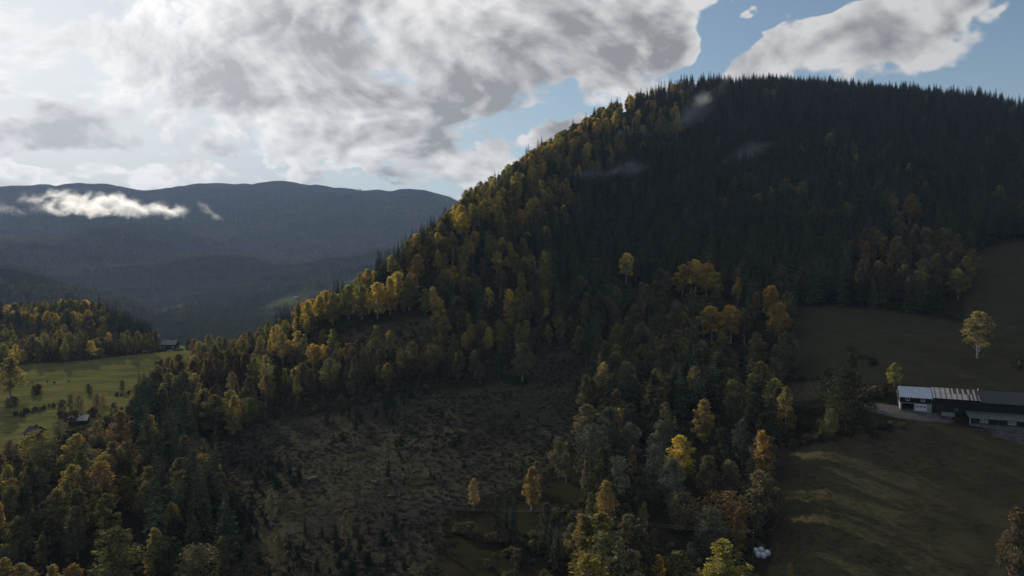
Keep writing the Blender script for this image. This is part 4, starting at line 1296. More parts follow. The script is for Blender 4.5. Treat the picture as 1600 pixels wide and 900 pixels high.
for kind, px, py, hp, tint, wide, lab in MEADOW:
    x, y, z = on_ground(px, py)
    o = plant(kind, x, y, hp / FOC * y, tint, wide, None, r=brnd)
    o['label'] = lab
    PLANTS[-1][7] = lab

# rows of low shrubs along the banks of the meadow, by the stream and under the wood edges
for (ax, ay, ex_, ey_, n_, tints, hh) in (
        (22, 652, 88, 636, 11, ('brown', 'red', 'green'), 2.0), (30, 596, 108, 597, 5, ('brown', 'green'), .9),
        (165, 664, 196, 650, 6, ('brown', 'green', 'olive'), 2.2), (176, 622, 205, 612, 5, ('green', 'brown'), 1.5),
        (1225, 640, 1300, 652, 8, ('brown', 'green', 'olive'), 2.6), (1222, 596, 1285, 594, 6, ('brown', 'green'), 2.4),
        (1225, 668, 1330, 680, 12, ('brown', 'green', 'olive', 'red'), 2.4), (1300, 690, 1400, 662, 9, ('green', 'brown'), 1.6),
        (210, 690, 300, 640, 8, ('green', 'olive', 'brown'), 2.2), (905, 600, 925, 690, 8, ('brown', 'olive', 'red'), 2.6),
        (420, 652, 640, 612, 8, ('olive', 'brown', 'green'), 1.6), (660, 606, 840, 560, 6, ('brown', 'olive', 'red'), 1.6),
        (700, 830, 870, 870, 10, ('green', 'olive', 'brown'), 2.6), (880, 880, 1060, 885, 10, ('brown', 'olive', 'green'), 2.0)):
    for k in range(n_):
        t = (k + brnd.uniform(.1, .9)) / n_
        x, y, z = on_ground(ax + (ex_ - ax) * t + brnd.uniform(-3, 3), ay + (ey_ - ay) * t + brnd.uniform(-3, 3))
        plant('bush', x, y, hh * brnd.uniform(.6, 1.3), brnd.choice(tints), brnd.uniform(.9, 1.5), None, r=brnd)

# ------------------------------------------------------------------ young spruces, stones and logs of the clearing
count = 0
while count < 260:
    px, py = brnd.uniform(320, 915), brnd.uniform(560, 900)
    if not bool(in_poly(px, py, CLEARING)):
        continue
    x, y, z = on_ground(px, py)
    dn = float(fbm(x, y, 28, 301, 2))
    want = .75 if px < 640 else .35
    if py < 680 and px > 500 and py < 660 - .08 * (px - 500) + 20:
        want = .9
    if brnd.random() > want * max(0, (dn - .32)) * 3.2:
        continue
    h = brnd.uniform(1.2, 2.8) if brnd.random() < .7 else brnd.uniform(2.8, 4.8)
    if py < 665 and px < 680:
        h *= 1.5
    plant('spruce_sapling', x, y, h, None, brnd.uniform(.85, 1.25), None, r=brnd, lean=.05)
    count += 1


def rock_mesh(seed):
    r = random.Random(seed)
    import bmesh
    bm = bmesh.new()
    bmesh.ops.create_icosphere(bm, subdivisions=2, radius=1)
    for v in bm.verts:
        k = 1 + .35 * (float(vnoise(v.co.x * 9 + seed * 7, v.co.y * 9 + v.co.z * 5, 6, seed)) - .5) * 2
        v.co = Vector((v.co.x * 1.2 * k, v.co.y * .9 * k, max(-.5, v.co.z * .7 * k)))
    me = bpy.data.meshes.new('boulder')
    bm.to_mesh(me)
    bm.free()
    return me


def plain(name, col, rough=.8, spec=.2, var=.25, scale=2.0, metal=0.0):
    m, n = material(name)
    t = n.new('ShaderNodeTexCoord')
    f = n.noise(t.outputs['Object'], scale, 5, .65)
    lo, hi = tuple(c * (1 - var) for c in col), tuple(c * (1 + var) for c in col)
    finish(n, n.mix(n.range(f, .35, .65), lo, hi), rough, spec, f, .3, .05, metal)
    return m


M_ROCK = plain('lichen_grey_stone', (.060, .058, .056), .95, .2, .4)
M_LOG = plain('weathered_log', (.15, .125, .095), .9, .1, .3)
ROCKS = [rock_mesh(s) for s in (1, 2, 3)]
for q in ROCKS:
    q.materials.append(M_ROCK)
SPOTS = []      # small things to be described further down: (object, word, px, py)
for (px, py, s, lab) in (
        (487, 751, 2.2, 'largest grey boulder in the middle of the clearing'), (585, 755, 1.6, 'grey boulder with dark hollow right of the largest one'),
        (528, 698, 1.1, 'pale standing stone at the upper left of the clearing'), (612, 776, 1.5, 'flat grey boulder in the lower middle of the clearing'),
        (424, 822, 1.0, 'pale stone beside the thin russet birch in the clearing'), (748, 637, .9, 'small white stone high in the clearing'),
        (582, 655, .8, 'small white stone at the upper rim of the clearing'), (875, 861, 1.1, 'pale boulder by the utility pole in the lower thicket'),
        (1226, 634, 1.0, 'white stone by the stream, left of two'), (1246, 629, .9, 'white stone by the stream, right of two'),
        (1335, 535, .9, 'pale stone in the hollow of the upper pasture'), (1394, 660, 1.1, 'grey stone on the bank below the gravel yard'),
        (700, 690, 1.0, 'grey boulder in the right half of the clearing'), (420, 740, .9, 'grey boulder at the left of the clearing'), (655, 735, .8, 'low grey boulder right of the clearing centre'), (770, 660, .9, 'grey boulder near the right tip of the clearing')):
    x, y, z = on_ground(px, py)
    o = put('boulder', ROCKS[brnd.randrange(3)])
    o.location = (x, y, z + .15 * s)
    s *= .75
    o.scale = (s, s * .85, s * .7)
    o.rotation_euler = (brnd.uniform(-.2, .2), brnd.uniform(-.2, .2), brnd.uniform(0, 6))
    tag(o, lab, 'boulder', 'boulders of the hillside')
ls = Soup()
ls.tube([(-1, 0, 0), (0, .05, .02), (1, 0, 0)], [1, 1, 1], 6)
lv = []
for i, (xx, rad) in enumerate(((-1, .11), (0, .095), (1, .07))):
    for s in range(7):
        a = s * 2 * math.pi / 7
        lv.append((xx * 2.6, math.cos(a) * rad + .05 * (i == 1), math.sin(a) * rad))
lf = [(i * 7 + s, i * 7 + (s + 1) % 7, (i + 1) * 7 + (s + 1) % 7, (i + 1) * 7 + s) for i in range(2) for s in range(7)] + [tuple(range(6, -1, -1)), tuple(range(14, 21))]
LOG = mesh_np('log', lv, lf, mats=[M_LOG])
for k in range(26):
    while True:
        px, py = brnd.uniform(340, 880), brnd.uniform(640, 890)
        if bool(in_poly(px, py, CLEARING)):
            break
    x, y, z = on_ground(px, py)
    o = put('log', LOG)
    o.location = (x, y, z + .12)
    o.scale = (brnd.uniform(.5, 1.2),) + (brnd.uniform(.9, 1.5),) * 2
    o.rotation_euler = (0, brnd.uniform(-.12, .12), brnd.uniform(-.7, .7))
    SPOTS.append((o, 'weathered fallen log', px, py))
    tag(o, None, 'log', 'fallen logs in the clearing')

# ------------------------------------------------------------------ heath, brash and dry grass: nobody could count it
def tuft(seed, n, h, w, spread):
    r = random.Random(seed)
    s = Soup()
    for k in range(n):
        a, d = r.uniform(0, 6.28), spread * math.sqrt(r.random())
        x, y = d * math.cos(a), d * math.sin(a)
        b = r.uniform(0, 6.28)
        l = h * r.uniform(.5, 1.1)
        lean = r.uniform(.1, .6) * l
        s.face(((x - w * math.cos(b), y - w * math.sin(b), -.05), (x + w * math.cos(b), y + w * math.sin(b), -.05), (x + lean * math.cos(a), y + lean * math.sin(a), l)), r.random())
    return s


M_STRAW = leaf_material('bleached_grass', (0.095, 0.086, 0.057), 0.15, .3)
M_HEATH = leaf_material('dark_heath', (0.050, 0.045, 0.032), 0.1, .35)
M_GREEN = leaf_material('bilberry_green', (0.028, 0.034, 0.014), 0.15, .35)
HEATH = bpy.data.collections.new('heath_shapes')
k = 0
for nm, mt, sh in (('straw', M_STRAW, tuft(1, 26, .55, .10, .7)), ('heath', M_HEATH, tuft(2, 30, .5, .16, .9)), ('bilberry', M_GREEN, tuft(3, 30, .45, .16, .9)), ('brash', M_LOG, None)):
    if sh is None:
        sh = Soup()
        r = random.Random(9)
        for q in range(9):
            a, x, y = r.uniform(0, 6.28), r.uniform(-1, 1), r.uniform(-1, 1)
            l, w = r.uniform(.5, 1.3), .035
            sh.face(((x - math.cos(a) * l, y - math.sin(a) * l, .05), (x - math.sin(a) * w, y + math.cos(a) * w, .22), (x + math.cos(a) * l, y + math.sin(a) * l, r.uniform(.05, .5)), (x + math.sin(a) * w, y - math.cos(a) * w, .10)))
    o = bpy.data.objects.new('heath_shape_%d' % k, sh.mesh('heath_' + nm, [mt]))
    HEATH.objects.link(o)
    k += 1
hx, hy = rng.uniform(-175, 75, 60000), rng.uniform(118, 360, 60000)
hz = ground(hx, hy)
hpx, hpy = project(hx, hy, hz)
d1_, d2_ = fbm(hx, hy, 9, 401, 3), fbm(hx, hy, 30, 411, 3)
ok = in_poly(hpx, hpy, [(290, 690), (330, 640), (420, 625), (640, 585), (760, 575), (830, 535), (905, 525), (950, 600), (935, 660), (900, 720), (850, 770), (720, 820), (700, 915), (330, 915), (320, 800)]) & (d1_ + 1.2 * (rng.random(60000) - .5) > .5) & (hpx > -20) & (hpy < 915)
sel = np.nonzero(ok)[0][:19000]
what = np.where(d2_[sel] + .3 * (rng.random(len(sel)) - .5) > .50, 0, np.where(rng.random(len(sel)) < .55, 1, 2))
what = np.where(rng.random(len(sel)) < .12, 3, what)
what = np.where(rng.random(len(sel)) < .15, rng.integers(0, 3, len(sel)), what)
hs = rng.uniform(.35, 1.0, len(sel))
grow_stand('heath', 'patchy heath, dry grass tussocks and cut brash covering the clearing', 'heath', HEATH,
           np.stack([hx[sel], hy[sel], hz[sel]], -1), what,
           np.stack([rng.uniform(-.15, .15, len(sel)), rng.uniform(-.15, .15, len(sel)), rng.uniform(0, 6.28, len(sel))], -1),
           np.stack([hs, hs, hs * rng.uniform(.7, 1.2, len(sel))], -1))

# rough grass of the lower pasture
GRASS = bpy.data.collections.new('grass_shapes')
for k, (c_, sh) in enumerate((((0.086, 0.074, 0.040), tuft(21, 34, .26, .07, .8)), ((0.078, 0.069, 0.036), tuft(22, 34, .22, .07, .9)), ((0.115, 0.098, 0.056), tuft(23, 26, .34, .06, .6)))):
    o = bpy.data.objects.new('grass_shape_%d' % k, sh.mesh('grass_tuft', [leaf_material('pasture_grass_%d' % k if k else 'pasture_grass', c_, .2, .3)]))
    GRASS.objects.link(o)
qx, qy = rng.uniform(50, 230, 70000), rng.uniform(118, 250, 70000)
qz = ground(qx, qy)
qpx, qpy = project(qx, qy, qz)
q1, q2 = fbm(qx, qy, 6, 601, 3), fbm(qx, qy, 34, 611, 3)
sel = np.nonzero(in_poly(qpx, qpy, PASTURE_LOW) & (q1 + .6 * (rng.random(70000) - .5) > .50) & (qpy < 930))[0][:10000]
qs = rng.uniform(.5, 1.25, len(sel))
qk = np.where(rng.random(len(sel)) < .2, 2, np.where(q2[sel] + .4 * (rng.random(len(sel)) - .5) > .5, 0, 1))
grow_stand('grass', 'short rough tufts of grass over the lower pasture', 'grass', GRASS, np.stack([qx[sel], qy[sel], qz[sel]], -1), qk,
           np.stack([0 * qs, 0 * qs, rng.uniform(0, 6.28, len(sel))], -1), np.stack([qs, qs, qs * .35], -1))

# undergrowth of the woods: low shrubs under and between the trees
bc, blook = sources('bush')
ux, uy = rng.uniform(-330, 260, 26000), rng.uniform(118, 430, 26000)
uz = ground(ux, uy)
upx, upy = project(ux, uy, uz)
ok = (upx > -30) & (upx < 1240) & (upy < 930) & (fbm(ux, uy, 14, 431, 3) > .50)
for poly, far in OPEN[:9]:
    ok &= ~(in_poly(upx, upy, poly))
sel = np.nonzero(ok)[0][:5200]
ut = [brnd.choices(['brown', 'olive', 'green', 'red', 'grey'], [.34, .3, .2, .08, .08])[0] for _ in sel]
us = rng.uniform(.2, .62, len(sel))
grow_stand('undergrowth', 'low brown and olive shrubs growing under and between the trees', 'undergrowth', bc,
           np.stack([ux[sel], uy[sel], uz[sel]], -1), [blook[(int(rng.integers(0, 2)), t)] for t in ut],
           np.stack([0 * us, 0 * us, rng.uniform(0, 6.28, len(sel))], -1), np.stack([us * 1.4, us * 1.4, us], -1))

# ------------------------------------------------------------------ woods of the far slopes
FARC = bpy.data.collections.new('far_wood_shapes')
FLOOK = []
k = 0
for nm, mt, sh in (('spruce', M_NEEDLE, [spruce_shapes(51, whorls=9, per=5, wide=2.9), spruce_shapes(52, whorls=9, per=5, wide=2.4)]),):
    for c, t in sh:
        o = bpy.data.objects.new('far_wood_shape_%02d' % k, c.mesh('far_spruce', [mt]))
        FARC.objects.link(o)
        k += 1
fb = leafy_shapes(61, H=12, wide=3.0, clumps=12, leaves=14, size=.8, low=.1)[0]
fme = fb.mesh('far_birch', [TINTS['olive']])
for t in ('yellow', 'olive', 'orange', 'brown'):
    o = bpy.data.objects.new('far_wood_shape_%02d' % k, fme)
    o.material_slots[0].link = 'OBJECT'
    o.material_slots[0].material = TINTS[t]
    FARC.objects.link(o)
    k += 1
nf_ = 90000
fr_ = np.exp(rng.uniform(math.log(960), math.log(5400), nf_))
fa_ = rng.uniform(R(-41), R(6), nf_)
fx, fy = np.sin(fa_) * fr_, np.cos(fa_) * fr_
fz = ground(fx, fy)
fpx_, fpy_ = project(fx, fy, fz)
f1 = fbm(fx, fy, 620, 501, 4)
f2 = fbm(fx, fy, 160, 511, 3)
ok = (hidden_by(fx, fy, fz + 16) > -.001) & (fz < 560 + 160 * (f1 - .5)) & (f2 > .36)
ok &= ~(in_poly(fpx_, fpy_, [(385, 490), (450, 462), (505, 448), (520, 456), (470, 478), (420, 495)]) & (f2 < .55))
ok &= ~in_poly(fpx_, fpy_, [(236, 488), (288, 472), (292, 478), (240, 493)])
ok &= fr_ > 1000
sel = np.nonzero(ok)[0]
leaf = rng.random(len(sel)) < np.clip((f1[sel] - .50) * 7, 0.012, .7) * np.clip(1.5 - fz[sel] / 300, .1, 1)
pk = np.where(leaf, 2 + rng.choice(4, len(sel), p=[0, .60, 0, .40]), rng.integers(0, 2, len(sel)))
fs = np.clip(fr_[sel] / 2300, .85, 1.7) * rng.uniform(.7, 1.2, len(sel))
grow_stand('far_wood', 'distant dark spruce woods with ochre birch patches on the far mountainside', 'wood', FARC,
           np.stack([fx[sel], fy[sel], fz[sel]], -1), pk,
           np.stack([0 * fs, 0 * fs, rng.uniform(0, 6.28, len(sel))], -1), np.stack([fs * 1.25, fs * 1.25, fs], -1))
# ------------------------------------------------------------------ farm buildings
class MB:
    """collects boxes, slabs and tubes; build() links them as one mesh"""
    def __init__(self):
        self.v, self.f = [], []

    def quadbox(self, p):
        """p: eight corners, bottom ring then top ring"""
        k = len(self.v)
        self.v += [tuple(q) for q in p]
        self.f += [tuple(k + i for i in f) for f in ((3, 2, 1, 0), (4, 5, 6, 7), (0, 1, 5, 4), (1, 2, 6, 5), (2, 3, 7, 6), (3, 0, 4, 7))]
        return self

    def box(self, x0, x1, y0, y1, z0, z1):
        return self.quadbox([(x0, y0, z0), (x1, y0, z0), (x1, y1, z0), (x0, y1, z0), (x0, y0, z1), (x1, y0, z1), (x1, y1, z1), (x0, y1, z1)])

    def slab(self, a, b, c, d, th):
        """a sloping sheet a-b-c-d with a thickness measured downwards"""
        lo = [(p[0], p[1], p[2] - th) for p in (a, b, c, d)]
        return self.quadbox(lo + [a, b, c, d])

    def prism(self, pts, x0, x1):
        """a yz outline pushed along x"""
        k, n = len(self.v), len(pts)
        self.v += [(x0, y, z) for y, z in pts] + [(x1, y, z) for y, z in pts]
        self.f += [tuple(range(k + n - 1, k - 1, -1)), tuple(range(k + n, k + 2 * n))]
        self.f += [(k + i, k + (i + 1) % n, k + n + (i + 1) % n, k + n + i) for i in range(n)]
        return self

    def tube(self, a, b, r0, r1=None, n=8):
        r1 = r0 if r1 is None else r1
        a, b = Vector(a), Vector(b)
        q = (b - a).to_track_quat('Z', 'Y').to_matrix()
        k = len(self.v)
        for c, r in ((a, r0), (b, r1)):
            for i in range(n):
                t = 2 * math.pi * i / n
                self.v.append(tuple(c + q @ Vector((r * math.cos(t), r * math.sin(t), 0))))
        self.f += [(k + i, k + (i + 1) % n, k + n + (i + 1) % n, k + n + i) for i in range(n)]
        self.f += [tuple(range(k + n - 1, k - 1, -1)), tuple(range(k + n, k + 2 * n))]
        return self

    def build(self, name, mat, parent=None):
        me = mesh_np(name, self.v, self.f, mats=[mat])
        return put(name, me, parent)


def planked(name, col, width=.18, var=.3):
    """upright boards: narrow dark joints and boards of uneven tone"""
    m, n = material(name)
    t = n.new('ShaderNodeTexCoord')
    s_ = n.new('ShaderNodeSeparateXYZ')
    n.put(s_.inputs[0], t.outputs['Object'])
    u = n.math('DIVIDE', n.math('ADD', s_.outputs[0], s_.outputs[1]), width)
    fl = n.math('FLOOR', u)
    w = n.new('ShaderNodeTexWhiteNoise', noise_dimensions='1D')
    n.put(w.inputs['W'], fl)
    fr2 = n.math('FRACT', u)
    j = n.range(n.math('ABSOLUTE', n.math('SUBTRACT', fr2, .5)), .42, .5)
    g = n.noise(t.outputs['Object'], 1.2, 5, .65)
    v = n.math('ADD', n.math('MULTIPLY', w.outputs[0], .6), n.math('MULTIPLY', g, .4))
    c = n.mix(v, tuple(q * (1 - var) for q in col), tuple(q * (1 + var) for q in col))
    finish(n, n.mix(j, c, tuple(q * .35 for q in col)), .85, .15, n.math('SUBTRACT', 1.0, j), .6, .03)
    return m


def ribbed(name, col, width=.3, rough=.45, metal=.0, rust=None):
    """profiled metal roofing running down the slope"""
    m, n = material(name)
    t = n.new('ShaderNodeTexCoord')
    s_ = n.new('ShaderNodeSeparateXYZ')
    n.put(s_.inputs[0], t.outputs['Object'])
    wv_ = n.math('SINE', n.math('MULTIPLY', s_.outputs[0], 2 * math.pi / width))
    g = n.noise(t.outputs['Object'], .5, 5, .65)
    c = n.mix(n.range(g, .35, .65), tuple(q * .85 for q in col), tuple(q * 1.12 for q in col))
    if rust:
        c = n.mix(n.range(n.noise(t.outputs['Object'], .9, 5, .7), .52, .66), c, rust)
    finish(n, c, rough, .4, wv_, .5, .03, metal)
    return m


M_BLUE = ribbed('pale_blue_roofing', (.46, .50, .58), .5, .35)
M_LIGHT = ribbed('pale_roofing', (.52, .48, .44), .25, .6, rust=(.34, .26, .20))
M_MIDS = ribbed('dull_roofing', (.26, .225, .20), .25, .6, rust=(.16, .10, .07))
M_RUST = ribbed('rusted_roofing', (.085, .055, .042), .25, .8)
M_SLATE = ribbed('dark_roofing', (.050, .050, .054), .9, .7)
M_GREYROOF = ribbed('grey_roofing', (.085, .087, .092), .9, .7)
M_GREENROOF = ribbed('green_grey_roofing', (.17, .20, .185), .9, .6)
M_TIMBER = planked('dark_timber', (.020, .019, .021))
M_TIMBER_G = planked('dark_green_timber', (.018, .026, .024))
M_BROWN = planked('brown_timber', (.050, .034, .024))
M_PLASTER = plain('whitewashed_wall', (.32, .32, .33), .9, .1, .2, .8)
M_WHITE = plain('white_paint', (.70, .70, .71), .6, .3, .06)
M_CONC = plain('concrete', (.14, .14, .14), .9, .1, .25, .8)
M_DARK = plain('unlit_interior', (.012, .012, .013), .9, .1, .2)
M_STEEL = plain('galvanised_steel', (.28, .28, .29), .5, .4, .2, 1.5, .4)
M_RUBBER = plain('black_rubber', (.015, .015, .015), .8, .2, .2)
M_IMPL = plain('faded_machine_paint', (.09, .055, .045), .6, .3, .4)
M_POLE = plain('tarred_pole', (.10, .085, .070), .9, .1, .3)
M_WRAP = plain('white_bale_wrap', (.62, .63, .68), .35, .5, .08, 3)
M_CARP = plain('dark_car_paint', (.018, .019, .022), .55, .2, .1)
gm, gn = material('window_glass')
finish(gn, (.02, .024, .03), .08, .5)
M_GLASS = gm

A_ = on_ground(1405, 640.5)
B_ = on_ground(1600, 664)
ROW = math.atan2(B_[1] - A_[1], B_[0] - A_[0])
ex, ey = Vector((math.cos(ROW), math.sin(ROW), 0)), Vector((-math.sin(ROW), math.cos(ROW), 0))


def site(name, s, lab, cat, t=0.0, zadd=0.0, group='farm buildings in a row'):
    """an Empty at the foot of a building, s metres along the row and t metres behind its front line"""
    p = Vector(A_) + ex * s + ey * t
    o = bpy.data.objects.new(name, None)
    COL.objects.link(o)
    o.location = (p.x, p.y, float(ground(p.x, p.y)) + zadd)
    o.rotation_euler = (0, 0, ROW)
    return tag(o, lab, cat, group)


def window(par, x, z, w, h, y=0.0, mull=1):
    """white frame standing 5 cm proud of the wall, dark pane behind it"""
    f = MB()
    b = .13
    f.box(x - w / 2, x + w / 2, y - .09, y + .02, z, z + b).box(x - w / 2, x + w / 2, y - .09, y + .02, z + h - b, z + h)
    f.box(x - w / 2, x - w / 2 + b, y - .088, y + .02, z + b, z + h - b).box(x + w / 2 - b, x + w / 2, y - .088, y + .02, z + b, z + h - b)
    for q in range(mull):
        xm = x - w / 2 + w * (q + 1) / (mull + 1)
        f.box(xm - .06, xm + .06, y - .086, y + .02, z + b, z + h - b)
    o = f.build('window', M_WHITE, par)
    MB().box(x - w / 2 + b, x + w / 2 - b, y - .05, y + .01, z + b, z + h - b).build('pane', M_GLASS, o)
    return o


def gable_roof(par, x0, x1, y0, y1, eave, ridge, mat, over=.4, name='roof', th=.16):
    ym = (y0 + y1) / 2
    sl = (ridge - eave) / (ym - y0)
    m = MB()
    e = eave - sl * over
    m.slab((x0 - .02, y0 - over, e + th), (x1 + .02, y0 - over, e + th), (x1 + .02, ym, ridge + th), (x0 - .02, ym, ridge + th), th)
    m.slab((x0 - .02, ym, ridge + th), (x1 + .02, ym, ridge + th), (x1 + .02, y1 + over, e + th), (x0 - .02, y1 + over, e + th), th)
    return m.build(name, mat, par)


def shell(x0, x1, y0, y1, z0, eave, ridge):
    ym = (y0 + y1) / 2
    return MB().prism([(y0, z0), (y1, z0), (y1, eave), (ym, ridge), (y0, eave)], x0, x1)


# garage with the pale blue roof
g = site('garage', 0, 'garage with pale blue roof, dark upper storey and white garage door', 'garage')
L = 9.2
up = MB().prism([(0, 2.55), (8, 2.55), (8, 4.5), (4, 7.0), (0, 4.5)], 0, L)
up.build('wall', M_TIMBER, g)['label'] = 'dark timber upper wall'
low_ = MB()
low_.box(.25, .65, 0.05, .35, -1.5, 2.55).box(4.1, 4.5, .05, .35, -1.5, 2.55).box(7.7, L - .1, .05, .35, -1.5, 2.55)
low_.box(.65, 4.1, .05, .35, 2.3, 2.549).box(4.5, 7.7, .05, .35, 2.3, 2.549)
low_.box(.25, .55, .352, 7.9, -1.5, 2.548).box(L - .4, L - .1, .352, 7.9, -1.5, 2.548).box(.551, L - .401, 7.6, 7.9, -1.5, 2.547)
low_.build('ground_floor_wall', M_PLASTER, g)['label'] = 'whitewashed ground floor wall'
MB().box(.551, L - .401, .353, 7.599, -1.5, .02).build('floor', M_CONC, g)
gd = MB()
for q in range(4):
    gd.box(4.5, 7.7, .12, .18, .03 + q * .565, .03 + q * .565 + .55)
gd = gd.build('garage_door', M_WHITE, g)
for q in range(3):
    MB().box(4.8 + q * .98, 5.5 + q * .98, .09, .13, 1.25, 1.62).build('pane', M_GLASS, gd)
window(g, 2.3, 3.15, 1.15, 1.05)
window(g, 6.6, 3.15, 1.15, 1.05)
gable_roof(g, 0, L, 0, 8, 4.5, 7.0, M_BLUE, .5)
MB().box(.55, .95, 4.3, 4.7, 6.5, 7.9).build('chimney', M_ROCK, g)

MB().tube((-.5, -.56, 4.26), (9.7, -.56, 4.26), .07, .07, 6).build('gutter', M_STEEL, g)
MB().tube((9.0, -.06, -.3), (9.0, -.06, 4.2), .05, .05, 6).build('downpipe', M_STEEL, g)
MB().box(-.03, .12, -.06, .1, 2.56, 4.4).build('corner_board', M_WHITE, g)

# middle barn under the patched roof
b = site('barn', 9.4, 'dark barn in the middle of the row under a patched striped roof', 'barn')
L = 12.6
shell(0, L, 0.3, 8.3, -2, 5.2, 7.4).build('wall', M_TIMBER, b)
sl, ov = (7.4 - 5.2) / 4.0, .75
n_sh = 26
w_sh = L / n_sh
SHEET = {}
for mt in (M_LIGHT, M_MIDS, M_RUST):
    for k, (y0, y1) in enumerate(((.3 - ov, 2.0), (2.0, 4.36))):
        z0, z1 = 5.2 + (y0 - .3) * sl + .16, 5.2 + (y1 - .3) * sl + .16
        mb = MB().slab((0, y0, z0), (w_sh - .02, y0, z0), (w_sh - .02, y1, z1), (0, y1, z1), .05)
        SHEET[(mt.name, k)] = mesh_np('roof_sheet', mb.v, mb.f, mats=[mt])
for q in range(n_sh):
    for k in range(2):
        mt = (M_LIGHT, M_MIDS)[q % 3 == 1] if brnd.random() < .8 else M_LIGHT
        fx_ = q / n_sh
        if k == 1 and fx_ > .36 and fx_ < .97 and q % 3 != 2:
            mt = M_RUST
        if k == 0 and fx_ > .72 and q % 2 == 0:
            mt = M_RUST
        o = put('roof_sheet', SHEET[(mt.name, k)], b)
        o.location = (q * w_sh, 0, brnd.uniform(0, .03) + .012 * k)
MB().slab((0, 4.36, 7.56), (L, 4.36, 7.56), (L, 8.9, 4.95), (0, 8.9, 4.95), .1).build('roof', M_MIDS, b)
MB().box(L - .02, L + .2, .25 - ov, 4.4, 5.0, 5.05).box(L + .02, L + .2, 4.1, 4.5, 7.3, 8.0).build('gable_board', M_WHITE, b)
MB().box(1.0, 3.4, .2, .295, -.6, 2.4).build('door', M_BROWN, b)
MB().box(5.8, 6.9, .22, .296, .9, 2.0).build('hatch', M_GREYROOF, b)
MB().box(7.8, 9.0, .2, .294, -.4, 2.3).build('door', M_DARK, b)  # solid panel; the dark of an unlit doorway is put into its colour

# long dark barn running out of the frame
lb = site('long_barn', 22.2, 'long black-brown barn with dark roof at the right end of the row', 'barn')
L = 27
shell(0, L, 0.6, 9.6, -3.5, 5.3, 8.0).build('wall', M_TIMBER_G, lb)
gable_roof(lb, -.1, L + .4, .6, 9.6, 5.3, 8.0, M_SLATE, .6)
for q in range(5):
    MB().box(2.5 + q * 5.2, 2.62 + q * 5.2, .5, .598, -.5, 5.0).build('batten', M_TIMBER, lb)

# low cowshed in front of it
cs = site('cowshed', 18.4, 'low cowshed with grey lean-to roof and white windows before the long barn', 'cowshed', t=-5.6, zadd=.2)
L = 31
MB().prism([(0, .55), (6.1, .55), (6.1, 3.1), (0, 2.35)], 0, L).build('wall', M_TIMBER_G, cs)
MB().box(-.06, L, -.06, 6.1, -2.5, .548).build('foundation', M_CONC, cs)
MB().slab((-.4, -.5, 2.42), (L, -.5, 2.42), (L, 6.1, 3.32), (-.4, 6.1, 3.32), .12).build('roof', M_GREYROOF, cs)
MB().box(-.05, .1, -.05, .1, .55, 2.34).build('corner_board', M_WHITE, cs)
for x in (3.6, 10.6, 17.8, 24.6):
    for q in (-.72, 0, .72):
        window(cs, x + q, .95, .62, 1.05, mull=0)
MB().tube((-.4, -.56, 2.36), (L, -.56, 2.36), .07, .07, 6).build('gutter', M_STEEL, cs)
for x in (7.2, 14.4):
    MB().tube((x, -.1, -.3), (x, -.1, 2.3), .05, .05, 6).build('downpipe', M_STEEL, cs)
MB().box(.9, 2.0, -.05, -.003, .3, 2.2).build('door', M_BROWN, cs)
hb = MB().box(20.5, 23.6, 4.4, 6.0, 3.0, 4.05).build('roof_hatch', M_WHITE, cs)
MB().box(23.7, 24.5, 4.6, 5.8, 3.0, 3.9).build('roof_vent', M_WHITE, cs)
MB().box(23.75, 24.1, 4.65, 5.75, 3.9, 4.2).build('roof_vent', M_STEEL, cs)

# a tipping trailer and an old implement in the yard
def wheel(par, x, y, z, r, w, mat_t=M_RUBBER, mat_r=M_STEEL):
    t = MB().tube((x, y - w / 2, z), (x, y + w / 2, z), r, r, 14).build('wheel', mat_t, par)
    MB().tube((x, y - w / 2 - .02, z), (x, y + w / 2 + .02, z), r * .55, r * .55, 12).build('rim', mat_r, t)


tr = site('farm_trailer', 11.4, 'grey box trailer parked before the middle barn', 'trailer', t=-3.2, group=None)
MB().box(0, 3.4, 0, 1.8, .75, .9).box(0, 3.4, 0, .08, .9, 1.75).box(0, 3.4, 1.72, 1.8, .9, 1.75).box(0, .08, .08, 1.72, .9, 1.75).box(3.32, 3.4, .08, 1.72, .9, 1.75).build('box', M_STEEL, tr)
MB().box(-1.4, 0, .85, .95, .62, .74).box(.2, 3.2, .5, .62, .6, .748).box(.2, 3.2, 1.2, 1.32, .6, .748).build('drawbar', M_IMPL, tr)
for x in (1.3, 2.2):
    wheel(tr, x, -.02, .42, .42, .28)
    wheel(tr, x, 1.82, .42, .42, .28)
im = site('hay_tedder', 19.2, 'faded hay machine with four small wheels before the cowshed', 'farm machine', t=-8.2, group=None)
MB().tube((0, 0, .75), (5.6, .2, .75), .09).tube((2.8, .1, .75), (2.8, 2.4, .7), .08).tube((.4, -.5, .5), (.4, .6, .9), .05).build('frame', M_IMPL, im)
for x in (.4, 1.9, 3.5, 5.0):
    wheel(im, x, .05, .34, .34, .16)
    t = MB()
    for q in range(6):
        a = q * math.pi / 3
        t.tube((x, .1, .55), (x + .75 * math.cos(a), .1 + .75 * math.sin(a), .35), .025, .02, 5)
    t.build('rotor', M_STEEL, im)
tp = bpy.data.objects.new('pallet_stack', None)
COL.objects.link(tp)
p = on_ground(1376, 644)
tp.location, tp.rotation_euler = p, (0, 0, .4)
tag(tp, 'pale pallets lying at the edge of the gravel yard', 'pallets')
